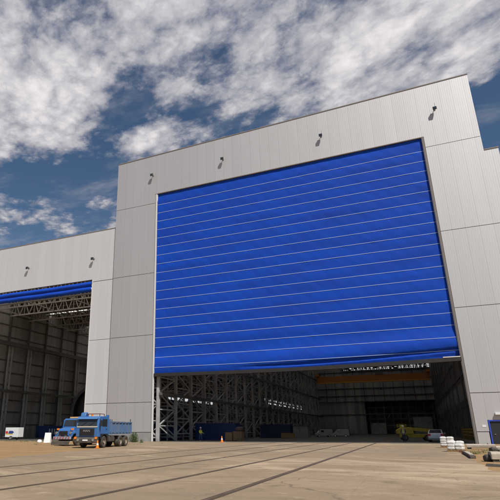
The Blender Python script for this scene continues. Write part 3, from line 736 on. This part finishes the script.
# crates
def crate(loc, w, d, h, label, m, rz=0):
    t = empty('wooden_crate', loc, rz, label, 'crate', 'crates near the containers')
    b = MB().box(-w/2+.03, w/2-.03, -d/2+.03, d/2-.03, .12, h-.03); b.build('body', m, t)
    f = MB()
    for y in (-d/2, d/2):
        for x in (-w/2+.06, 0, w/2-.06): f.box(x-.06, x+.06, y-.025, y+.028, .1, h)
        f.box(-w/2, w/2, y-.035, y+.035, h-.1, h+.01); f.box(-w/2, w/2, y-.035, y+.035, .1, .2)
    for x in (-w/2+.1, w/2-.1): f.box(x-.06, x+.06, -d/2, d/2, 0, .098)
    f.build('batten', m, t)
    return t
wood = mat('pale plywood', (.34,.21,.10), .8, second=(.25,.15,.07), vscale=2, stretch=(1,1,6))
crate((2.0,7.4,.012), 1.15, 1., 1.3, 'pale plywood crate left of the larger one beside the navy container', wood)
crate((3.45,7.5,.012), 1.45, 1.2, 1.45, 'larger plywood crate with a dark bundle on top', mat('brown plywood', (.27,.16,.08), .8, var=.3))
crate((4.8,36.,.012), 2.6, 1.2, 1.05, 'low ochre crate in front of the far navy container', mat('ochre crate', (.35,.21,.08), .8))
bb = tag(MB().lathe_z([(.2,0),(.6,.08),(.68,.35),(.5,.6),(.15,.7)], (3.6,7.5,1.48), 10).build('tarp_bundle', mat('brown tarp', (.10,.07,.05), .8), smooth=True), 'dark brown tarpaulin bundle on top of the larger plywood crate', 'tarpaulin')

# traffic cones
def cone(loc, label, s=1):
    t = empty('traffic_cone', loc, 0, label, 'traffic cone', 'orange traffic cones', s)
    MB().box(-.2,.2,-.2,.2,0,.04).build('base', M['orange'], t, bevel=.01)
    MB().lathe_z([(.15,.041),(.035,.74)], (0,0,0), 14).build('cone_body', M['orange'], t, smooth=False)
    MB().lathe_z([(.112,.30),(.083,.46)], (0,0,0), 14).build('reflective_band', M['white'], t)
    return t
cone((1.0,-28.2,.006), 'orange traffic cone standing beside the front wheel of the tipper truck', 1.0)
cone((3.75,-1.0,.01), 'orange traffic cone in front of the plywood crates', 1.15)
cone((9.8,92,.012), 'small orange traffic cone deep inside the hall', 2.2)

# trailer with a colourful sign, left hall
tl = empty('box_trailer', (-43.4,8.6,.012), R(6), 'small white box trailer with red, yellow and blue lettering panel in the left hall', 'trailer', None, 1.1)
MB().box(-1.35,1.35,-.8,.8,.42,2.05).build('box_body', M['white'], tl, bevel=.04)
MB().box(-2.3,-1.36,-.05,.05,.45,.55).build('drawbar', M['steel_dark'], tl)
for sgn in (1,-1): wheel(tl, 0, sgn*.88, .32, .2, sgn, M['chrome'])
lg = MB().box(-1.2,.3,-.815,-.802,.85,1.0).build('lettering_panel', mat('yellow print', (.75,.55,.04), .5), tl)
MB().box(-1.25,-.75,-.828,-.803,1.05,1.45).build('red_print', mat('red print', (.55,.03,.03), .5), lg)
MB().prism_y([(-.7,1.02),(.2,1.02),(.5,1.25),(.2,1.5),(-.5,1.5)], -.826,-.803).build('blue_print', mat('dark blue print', (.03,.05,.22), .5), lg)

# white A-board and bag on the sand
ab = empty('folding_signboard', (-18.9,-11.2,0), R(20), 'white folding signboard standing on the sand in front of the left hall', 'signboard', None, 1.1)
MB().hull([(-.42,-.30,.02),(.42,-.30,.02),(.38,-.05,1.25),(-.38,-.05,1.25)], [(-.42,-.26,.02),(.42,-.26,.02),(.38,-.01,1.25),(-.38,-.01,1.25)]).build('front_panel', M['white'], ab)
MB().hull([(-.42,.30,.02),(.42,.30,.02),(.38,.02,1.25),(-.38,.02,1.25)], [(-.42,.34,.02),(.42,.34,.02),(.38,.06,1.25),(-.38,.06,1.25)]).build('rear_panel', M['white'], ab)
tag(MB().lathe_z([(.30,0),(.36,.15),(.28,.38),(.12,.46)], (-19.5,-12.2,0), 10).build('white_bag', M['white'], smooth=True), 'small white bag lying at the foot of the signboard', 'bag')

# dark ring section standing in the left hall
mb = MB(); n = 40
for r0, r1, y0, y1 in ((4.9,4.5,0,3.2),(5.1,4.9,-.02,.3),(5.1,4.9,2.9,3.22)):
    mb.lathe_y([(r1,y0),(r0,y0),(r0,y1),(r1,y1),(r1,y0)], (0,0,5.1), n)
mb.lathe_y([(4.5,1.2),(.01,1.0)], (0,0,5.1), n)
rg = mb.build('steel_drum', mat('dark plate', (.022,.02,.019), .6, var=.3)); rg.location = (-27.6,12.,.012)
tag(rg, 'large dark round steel drum standing on edge behind the trucks in the left hall', 'steel drum')

# pallets of white bags, right
def bag_mesh(w, d, h, seed):
    b = MB(); r_ = random.Random(seed); bm = b.bm
    bmesh.ops.create_cube(bm, size=1)
    bmesh.ops.subdivide_edges(bm, edges=bm.edges[:], cuts=4, use_grid_fill=True)
    for v in bm.verts:
        x, y, z = v.co*2
        k = 1 - .10*(x*x*y*y) - .06*(abs(z)**3)
        v.co = Vector((x*k*w/2, y*k*d/2, (z*(1 - .35*max(x*x, y*y)**2) + r_.uniform(-.12,.12))*h/2))
    return b
def bag_load(x, y, rz, layers, lab_p, lab_b, seed, loose=None):
    p = empty('pallet', (x,y,.006), rz, lab_p, 'pallet', 'pallets of white bags')
    f = MB()
    for k in range(5): f.box(-.56+k*.245, -.43+k*.245, -.5, .5, .12, .145)
    f.build('deck_board', wood, p)
    f = MB()
    for yy in (-.47, 0, .47): f.box(-.56,.55,yy-.05,yy+.05,0,.118)
    f.build('bearer', wood, p)
    ca, sa = math.cos(rz), math.sin(rz); k = 0
    for l in range(layers):
        for i in range(2):
            for j in range(2):
                if l == layers-1 and (i + j*2) == seed % 4: continue
                lx, ly = (-.27 + i*.54, -.23 + j*.46)
                o = bag_mesh(.57, .50, .27, seed*20 + k).build('cement_bag', M['bag'], smooth=True); k += 1
                o.location = (x + lx*ca - ly*sa, y + lx*sa + ly*ca, .15 + .115 + l*.20); o.rotation_euler = (0, 0, rz + random.uniform(-.08,.08))
                tag(o, lab_b, 'bag', 'white bags on pallets %d' % seed)
M['bag'] = mat('white sack', (.72,.71,.68), .6, second=(.55,.53,.49), vscale=5, bump=.5, bscale=6)
bag_load(31.85,-25.4, R(-14), 3, 'wooden pallet under the nearer stack of white bags', 'white bag in the nearer stack outside the hall', 1)
bag_load(31.75,-16.2, R(-10), 4, 'wooden pallet under the stack of white bags nearer the silver car', 'white bag in the farther stack outside the hall', 2)
# concrete blocks and scrap on the sand
M['block'] = mat('pale concrete', (.46,.40,.32), .9, second=(.30,.26,.21), vscale=1.5, bump=.4, bscale=5)
def block(x, y, w, d, h, rz, lab):
    o = empty('concrete_block', (x,y,0), rz, lab, 'concrete block', 'concrete blocks on the sand')
    MB().prism_x([(-d/2,.12),(-d/2,h*.8),(-d/2+.1,h),(d/2-.1,h),(d/2,h*.8),(d/2,.12)], -w/2, w/2).build('block_body', M['block'], o, bevel=.03)
    MB().box(-w/2+.05,-w/2+.35,-d/2+.05,d/2-.05,0,.118).box(w/2-.35,w/2-.05,-d/2+.05,d/2-.05,0,.118).build('bearer', M['chassis'], o)
    MB().tube((-w/4,0,h-.02), (-w/4,0,h+.08), .04, 8).tube((w/4,0,h-.02), (w/4,0,h+.08), .04, 8).build('lifting_eye', M['chassis'], o)
    return o
block(34.2,-18.6, 2.2, .7, .42, R(-8), 'long pale concrete block beside the white bags')
block(35.6,-23.4, 1.7, .8, .40, R(-5), 'pale concrete block with a black tarpaulin bundle at its left end')
block(33.6,-38.3, 2.0, .9, .50, R(4), 'large pale concrete block nearest the camera at the right edge')
M['tarp_dark'] = mat('black tarpaulin', (.03,.028,.026), .7, second=(.07,.055,.04), vscale=4, bump=.6, bscale=9)
def bundle(x, y, w, d, h, rz, seed, lab):
    o = bag_mesh(w, d, h, seed).build('tarp_bundle', M['tarp_dark'], smooth=True)
    o.location = (x, y, h*.42); o.rotation_euler = (0, 0, rz); tag(o, lab, 'tarpaulin')
bundle(34.5,-23.9,.5,.5,.34,R(20),71,'black tarpaulin bundle at the left end of the middle concrete block')
bundle(32.5,-38.2,.34,.8,.36,R(4),72,'black tarpaulin bundle at the left end of the large near concrete block')
kb = empty('timber_sleeper', (32.12,-31.5,.01), R(-91), 'black timber sleeper lying on the edge of the concrete', 'timber', None)
MB().box(-3.6,4.2,-.14,.14,0,.16).build('beam_body', mat('tarred timber', (.035,.03,.025), .8, second=(.16,.12,.09), vscale=3), kb)
MB().box(-2.0,3.0,-.10,.14,.161,.185).build('pale_edge', M['block'], kb)
tag(MB().box(31.95,32.45,-26.9,-26.6,.0,.14).build('scrap_plate', mat('rust', (.14,.06,.03), .9), bevel=.02), 'small rusty plate lying beside the timber sleeper', 'scrap metal')
tag(MB().hull([(31.9,-42.6,0),(32.7,-43.0,0),(32.75,-42.7,0),(32.0,-42.3,0)], [(31.95,-42.55,.12),(32.6,-42.9,.1),(32.65,-42.7,.1),(32.05,-42.35,.12)]).build('scrap_strip', M['chassis']), 'dark scrap strip at the lower right edge of the sand', 'scrap metal')

# vegetation: bush at the wall, dry tufts
def leaf_mat(n, a, b_): return mat(n, a, .7, second=b_, vscale=4)
M['leaf'] = leaf_mat('bush leaf', (.055,.10,.03), (.09,.13,.04))
def bush(loc, rad, h, label, seed, nleaf=900, cat='bush'):
    r_ = random.Random(seed); t = empty('bush', loc, 0, label, cat, 'green bushes')
    st = MB(); lv = MB()
    for k in range(14):
        a = r_.uniform(0,6.28); e = r_.uniform(.2,1)
        st.tube((0,0,0), (math.cos(a)*rad*e*.8, math.sin(a)*rad*e*.8, h*r_.uniform(.5,1)), .025, 5, .006)
    st.build('stem', M['steel_brown'], t)
    for k in range(nleaf):
        a = r_.uniform(0,6.28); z = r_.random(); rr_ = rad*math.sqrt(r_.random())*(1 - .55*z*z)*(.8 + .3*math.sin(a*3 + seed))
        c = Vector((math.cos(a)*rr_, math.sin(a)*rr_, z*h*(.85 + .2*math.sin(a*2))))
        d = Vector((r_.gauss(0,1), r_.gauss(0,1), r_.gauss(0,.6))).normalized(); u = d.cross(Vector((r_.gauss(0,1), r_.gauss(0,1), 1))).normalized()
        L_ = r_.uniform(.07,.14)
        lv.face([c, c + d*L_*.5 + u*L_*.3, c + d*L_, c + d*L_*.5 - u*L_*.3])
    lv.build('foliage', M['leaf'], t)
bush((-8.8,-4.2,0), .85, 1.35, 'green bush at the foot of the grey wall right of the tipper truck', 4, 2600)
bush((-6.0,-7.0,0), .35, .5, 'tiny green weed clump right of the bush at the wall', 8, 200)
gr = MB(); r_ = random.Random(9)
def tuft(x, y, k, hh):
    for i in range(k):
        bx, by = x + r_.gauss(0,.22), y + r_.gauss(0,.22); a = r_.uniform(0,6.28); h = hh*r_.uniform(.5,1.2)
        tx, ty = bx + math.cos(a)*h*.5, by + math.sin(a)*h*.5
        gr.face([(bx-.02*math.sin(a), by+.02*math.cos(a), 0), (bx+.02*math.sin(a), by-.02*math.cos(a), 0), (tx, ty, h)])
for i in range(70):
    tuft(r_.uniform(-48,-10), r_.uniform(-8,-1.5), 22, r_.uniform(.12,.34))
for i in range(14): tuft(r_.uniform(32.4,34.5), r_.uniform(-30,-22), 16, r_.uniform(.1,.25))
for i in range(25): tuft(r_.uniform(-16,0), r_.uniform(-20,-9), 10, r_.uniform(.08,.2))
tag(gr.build('dry_grass', mat('dry grass', (.17,.15,.05), .8, second=(.10,.13,.04), vscale=.4)), 'sparse dry grass tufts on the sand', 'grass', kind='stuff')
gv = MB(); M['rubble'] = mat('rubble', (.30,.23,.15), .9, var=.3, vscale=3)
for i in range(500):
    if i < 330: x, y = r_.uniform(-45,3), r_.uniform(-24,-3)
    else: x, y = r_.uniform(32.3,38), r_.uniform(-46,-3)
    if x > -5 and x < 30 and y > -14: continue
    s_ = r_.uniform(.015,.05); gv.hull([(x-s_,y-s_,-.01),(x+s_,y-s_*.8,-.01),(x+s_*.8,y+s_,-.01),(x-s_*.9,y+s_,-.01)], [(x-s_*.5,y-s_*.6,s_),(x+s_*.6,y-s_*.4,s_*.8),(x+s_*.4,y+s_*.5,s_*1.1),(x-s_*.6,y+s_*.5,s_*.9)])
tag(gv.build('loose_rubble', M['rubble']), 'scattered pale rubble stones on the sandy ground', 'rubble', kind='stuff')

# ------------------------------------------------------------------ people
def skin(name, pts, edges, rad, m, parent, sub=1):
    me = bpy.data.meshes.new(name); me.from_pydata([Vector(p) for p in pts], edges, []); me.materials.append(m)
    o = bpy.data.objects.new(name, me); col.objects.link(o); o.parent = parent
    sk = o.modifiers.new('skin', 'SKIN'); sk.use_smooth_shade = True
    bm = bmesh.new(); bm.from_mesh(me); lay = bm.verts.layers.skin.verify()
    for i, v in enumerate(bm.verts):
        r = rad[i]; v[lay].radius = r if isinstance(r, tuple) else (r, r); v[lay].use_root = (i == 0)
    bm.to_mesh(me); bm.free()
    if sub:
        s = o.modifiers.new('sub', 'SUBSURF'); s.levels = sub; s.render_levels = sub
    return o
M['skin'] = mat('skin', (.42,.24,.16), .5)
M['vest'] = mat('hi vis yellow', (.70,.78,.03), .6)
M['dark_cloth'] = mat('dark work cloth', (.025,.028,.04), .8)
M['blue_cloth'] = mat('blue work cloth', (.035,.06,.16), .8)
M['silver'] = mat('reflective tape', (.6,.6,.6), .3)
def person(loc, rz, s, label, legs, vest, arms, stride=.1, bend=.2, helmet=None):
    t = empty('person', loc, rz, label, 'person', None, s)
    # x forward, y left; one connected skeleton
    P = [(0,0,.95), (0,0,1.12), (.01,0,1.30), (0,0,1.46), (.01,0,1.55), (.03,0,1.64), (.02,0,1.74)]
    Rr = [(.13,.10), (.125,.095), (.15,.105), (.09,.08), .055, (.085,.075), (.075,.08)]
    E = [(0,1),(1,2),(2,3),(3,4),(4,5),(5,6)]
    def add(p, r, par):
        P.append(p); Rr.append(r); E.append((par, len(P)-1)); return len(P)-1
    for sg in (1, -1):
        fx = stride*sg
        a = add((.01, sg*.10, .90), .095, 0); k = add((fx*.5+.02, sg*.105, .50), .06, a); an = add((fx, sg*.11, .10), .042, k); add((fx+.15, sg*.125, .045), .04, an)
        sh = add((0, sg*.19, 1.42), .058, 3); el = add((-.02+bend*.1, sg*.25, 1.14), .043, sh); wr = add((.03+bend*.6, sg*.23, .92+bend*.25), .03, el)
        pl = add((.05+bend*.8, sg*.225, .85+bend*.27), (.024,.036), wr)
        bx, by, bz = P[pl]
        for j, (dx, dy, ln) in enumerate(((.02,.0,.075),(.007,.0,.085),(-.007,.0,.08),(-.02,.0,.062))):
            f1 = add((bx+dx*1.2, by, bz-ln*.55), .0095, pl); add((bx+dx*1.2+.015, by-sg*.012, bz-ln), .008, f1)
        th = add((bx+.045, by-sg*.01, bz+.01), .011, pl); add((bx+.058, by-sg*.02, bz-.03), .009, th)
    body = skin('body', P, E, Rr, M['skin'], t, 1)
    # face
    MB().tube((.095,0,1.655), (.125,0,1.635), .016, 6, .02).build('nose', M['skin'], body)
    MB().box(.085,.102,-.042,-.018,1.672,1.684).box(.085,.102,.018,.042,1.672,1.684).build('eyes', M['black'], body)
    MB().box(.085,.105,-.025,.025,1.592,1.60).build('mouth', M['red'], body)
    MB().box(-.01,.03,.075,.098,1.62,1.68).box(-.01,.03,-.098,-.075,1.62,1.68).build('ears', M['skin'], body)
    # clothing
    q = [(0,0,1.0), (0,0,1.14), (.01,0,1.31), (0,0,1.44)]
    skin('vest', q, [(0,1),(1,2),(2,3)], [(.175,.135),(.17,.13),(.19,.135),(.13,.10)], vest, t, 2)
    for zz in (1.08, 1.22): MB().lathe_z([(.155,-.022),(.155,.022)], (0,0,zz), 16).build('reflective_band', M['silver'], t).scale = (1.0,1.24,1)
    for sg in (1, -1):
        i0 = 7 + (0 if sg == 1 else (len(P)-7)//2)
        L = [P[i0], P[i0+1], P[i0+2]]
        skin('trouser_leg', [(0, sg*.07, .99)] + L, [(0,1),(1,2),(2,3)], [.115,.118,.085,.07], legs, t, 1)
        A = [P[i0+4], P[i0+5], P[i0+6]]
        skin('sleeve', A, [(0,1),(1,2)], [.08,.062,.046], arms, t, 1)
        an, to = P[i0+2], P[i0+3]
        MB().hull([(an[0]-.07, an[1]-.055, 0), (to[0]+.06, an[1]-.06, 0), (to[0]+.06, an[1]+.06, 0), (an[0]-.07, an[1]+.055, 0)], [(an[0]-.065, an[1]-.05, .14), (an[0]+.06, an[1]-.05, .13), (an[0]+.06, an[1]+.05, .13), (an[0]-.065, an[1]+.05, .14)]).build('boot', M['black'], t, bevel=.02)
    h = MB().lathe_z([(.125,0),(.122,.05),(.10,.10),(.05,.13),(.008,.138)], (.015,0,1.70), 18).build('helmet', helmet or M['white'], t, smooth=True)
    MB().hull([(.06,-.09,1.70),(.06,.09,1.70),(.20,.06,1.695),(.20,-.06,1.695)], [(.06,-.09,1.715),(.06,.09,1.715),(.20,.06,1.708),(.20,-.06,1.708)]).build('peak', helmet or M['white'], h)
    return t
person((-1.95,4.8,.012), R(-20), 1.16, 'worker in yellow hi vis vest and white helmet by the navy container', M['blue_cloth'], M['vest'], M['vest'], .16, .5)
person((27.65,5.6,.012), R(-110), 1.2, 'worker in dark clothes and white helmet standing near the silver car', M['dark_cloth'], mat('olive yellow vest', (.35,.36,.06), .7), M['dark_cloth'], .05, .15)

# ------------------------------------------------------------------ light, sky, camera
sun_dir = Vector((1.14,-1.0,2.0)).normalized()
sl = bpy.data.lights.new('sun', 'SUN'); sl.energy = 4.2; sl.angle = R(.53); sl.color = (1,.962,.90)
so = bpy.data.objects.new('sun', sl); col.objects.link(so); so.rotation_euler = (-sun_dir).to_track_quat('-Z','Y').to_euler()
w = bpy.data.worlds.new('World'); scene.world = w; w.use_nodes = True
nt = w.node_tree; N = nt.nodes; L = nt.links; bg = N['Background']; bg.inputs['Strength'].default_value = .1
sky = N.new('ShaderNodeTexSky'); sky.sky_type = 'NISHITA'; sky.sun_disc = False
sky.sun_elevation = math.asin(sun_dir.z); sky.sun_rotation = math.atan2(sun_dir.x, sun_dir.y); sky.air_density = 1.; sky.dust_density = .6; sky.ozone_density = 2.5
tc = N.new('ShaderNodeTexCoord')
def nmath(op, a, b_=None, clamp=False):
    n = N.new('ShaderNodeMath'); n.operation = op; n.use_clamp = clamp
    for i, v in ((0, a), (1, b_)):
        if v is None: continue
        if isinstance(v, (int, float)): n.inputs[i].default_value = v
        else: L.new(v, n.inputs[i])
    return n.outputs[0]
sp = N.new('ShaderNodeSeparateXYZ'); L.new(tc.outputs['Generated'], sp.inputs[0])
zc = nmath('MAXIMUM', sp.outputs['Z'], .06)
cb = N.new('ShaderNodeCombineXYZ'); L.new(nmath('DIVIDE', sp.outputs['X'], zc), cb.inputs[0]); L.new(nmath('DIVIDE', sp.outputs['Y'], zc), cb.inputs[1])
def noise(scale, det, rough=.55, dist=0., off=(0,0,0), sc=(1,1,1), lac=2.):
    mp = N.new('ShaderNodeMapping'); mp.inputs['Location'].default_value = off; mp.inputs['Scale'].default_value = sc; L.new(cb.outputs[0], mp.inputs[0])
    n = N.new('ShaderNodeTexNoise'); n.inputs['Scale'].default_value = scale; n.inputs['Detail'].default_value = det; n.inputs['Roughness'].default_value = rough; n.inputs['Distortion'].default_value = dist; n.inputs['Lacunarity'].default_value = lac
    L.new(mp.outputs[0], n.inputs['Vector']); return n.outputs['Fac']
def rng(x, a, c, lo=0., hi=1., smooth=True):
    r = N.new('ShaderNodeMapRange'); r.interpolation_type = 'SMOOTHSTEP' if smooth else 'LINEAR'
    r.inputs[1].default_value = a; r.inputs[2].default_value = c; r.inputs[3].default_value = lo; r.inputs[4].default_value = hi; L.new(x, r.inputs[0]); return r.outputs[0]
def blob(u, v, ru, rv, amp, ang=0.):
    """a broad patch of thicker or thinner cloud over one part of the cloud layer"""
    mp = N.new('ShaderNodeMapping'); mp.vector_type = 'TEXTURE'; mp.inputs['Location'].default_value = (u, v, 0); mp.inputs['Rotation'].default_value = (0,0,ang); mp.inputs['Scale'].default_value = (ru, rv, 1); L.new(cb.outputs[0], mp.inputs[0])
    ln = N.new('ShaderNodeVectorMath'); ln.operation = 'LENGTH'; L.new(mp.outputs[0], ln.inputs[0])
    return rng(ln.outputs['Value'], 0., 1., amp, 0.)
big = noise(1.7, 3, .5, .2, (3.1,1.7,0))
ROT = R(-32)
def snoise(scale, det, rough, dist, off):
    mp = N.new('ShaderNodeMapping'); mp.inputs['Rotation'].default_value = (0,0,-ROT); mp.inputs['Location'].default_value = off; L.new(cb.outputs[0], mp.inputs[0])
    m2 = N.new('ShaderNodeMapping'); m2.inputs['Scale'].default_value = (.88,1.12,1); L.new(mp.outputs[0], m2.inputs[0])
    n = N.new('ShaderNodeTexNoise'); n.inputs['Scale'].default_value = scale; n.inputs['Detail'].default_value = det; n.inputs['Roughness'].default_value = rough; n.inputs['Distortion'].default_value = dist
    L.new(m2.outputs[0], n.inputs['Vector']); return n.outputs['Fac'], m2
mid, m2 = snoise(5.2, 10, .585, .1, (.4,2.2,0))
vmp = N.new('ShaderNodeVectorMath'); vmp.operation = 'MULTIPLY_ADD'; vmp.inputs[1].default_value = (.09,.09,.0); L.new(m2.outputs[0], vmp.inputs[2])
nv = N.new('ShaderNodeTexNoise'); nv.inputs['Scale'].default_value = 7.; nv.inputs['Detail'].default_value = 7; nv.inputs['Roughness'].default_value = .6; L.new(cb.outputs[0], nv.inputs['Vector']); L.new(nv.outputs['Color'], vmp.inputs[0])
vor = N.new('ShaderNodeTexVoronoi'); vor.feature = 'F1'; vor.inputs['Scale'].default_value = 9.5; vor.inputs['Detail'].default_value = 3.; vor.inputs['Roughness'].default_value = .55; vor.inputs['Lacunarity'].default_value = 2.3; vor.normalize = True; L.new(vmp.outputs[0], vor.inputs['Vector'])
puff = rng(vor.outputs['Distance'], .05, .55, 1., 0., False)
cov = nmath('ADD', nmath('MULTIPLY', mid, .64), nmath('MULTIPLY', big, .44))
cov = nmath('ADD', cov, nmath('MULTIPLY', nmath('SUBTRACT', puff, .5), .26))
BL = [(-.95,1.00,.50,.42,.26,.3), (-.45,.82,.50,.30,.14,0), (-.10,1.15,.70,.45,.17,0), (.25,1.1,.5,.5,.14,0),
      (-1.15,1.50,.62,.26,-.24,.55), (-.80,1.17,.38,.10,-.19,-.60), (-.42,.98,.16,.10,.10,0), (-.74,1.33,.22,.11,.26,-.2), (.47,1.72,.32,.5,-.45,0), (-1.75,2.0,.8,.4,-.13,.5)]
for u, v, ru, rv, a, an in BL: cov = nmath('ADD', cov, blob(u, v, ru, rv, a, an))
dens = rng(cov, .48, .67)
thick = rng(cov, .55, .96)
wisp = nmath('MULTIPLY', rng(noise(2.6, 9, .64, .4, (1,0,0), (.6,1.4,1)), .48, .74), .55)
dens = nmath('MAXIMUM', dens, wisp)
mid2, _m = snoise(5.2, 9, .585, .1, (.412,2.222,0))
relief = nmath('ADD', nmath('MULTIPLY', nmath('SUBTRACT', mid, mid2), 2.2), .5)       # sunlit and shaded flanks of the clouds
fluff = nmath('ADD', nmath('MULTIPLY', thick, .72), nmath('SUBTRACT', nmath('ADD', nmath('MULTIPLY', relief, .40), nmath('MULTIPLY', puff, .30)), .13), True)
cc = N.new('ShaderNodeMix'); cc.data_type = 'RGBA'; cc.inputs[6].default_value = (1.55,1.7,2.3,1); cc.inputs[7].default_value = (7.0,6.7,6.7,1); L.new(fluff, cc.inputs[0])
tint = N.new('ShaderNodeMix'); tint.data_type = 'RGBA'; tint.blend_type = 'MULTIPLY'; tint.inputs[0].default_value = 1; tint.inputs[7].default_value = (.46,.53,.56,1); L.new(sky.outputs[0], tint.inputs[6])
mx = N.new('ShaderNodeMix'); mx.data_type = 'RGBA'; L.new(dens, mx.inputs[0]); L.new(tint.outputs[2], mx.inputs[6]); L.new(cc.outputs[2], mx.inputs[7])
L.new(mx.outputs[2], bg.inputs['Color'])

cam = bpy.data.cameras.new('camera'); co = bpy.data.objects.new('camera', cam); col.objects.link(co)
yaw, pit, rol = R(-23.9008), R(18.39201), R(-.16368)
fw = Vector((math.sin(yaw)*math.cos(pit), math.cos(yaw)*math.cos(pit), math.sin(pit))); rt = Vector((math.cos(yaw), -math.sin(yaw), 0)); up = rt.cross(fw)
r2 = math.cos(rol)*rt + math.sin(rol)*up; u2 = -math.sin(rol)*rt + math.cos(rol)*up
co.matrix_world = Matrix(((r2.x,u2.x,-fw.x,29.1718),(r2.y,u2.y,-fw.y,-70.1131),(r2.z,u2.z,-fw.z,1.6),(0,0,0,1)))
cam.sensor_fit = 'HORIZONTAL'; cam.sensor_width = 36; cam.lens = 485.57/500*36; cam.shift_x = (250-188.05)/500; cam.shift_y = (269.17-250)/500
cam.clip_start = .1; cam.clip_end = 6000
scene.camera = co

scene.render.engine = 'CYCLES'
cy = scene.cycles; cy.use_denoising = True; cy.max_bounces = 10; cy.diffuse_bounces = 6; cy.glossy_bounces = 3; cy.transmission_bounces = 6; cy.caustics_reflective = False; cy.caustics_refractive = False
try: cy.denoiser = 'OPENIMAGEDENOISE'
except Exception: pass
vs = scene.view_settings; vs.view_transform = 'Standard'; vs.look = 'None'; vs.gamma = 1; vs.exposure = .3; vs.use_curve_mapping = False
scene.display_settings.display_device = 'sRGB'
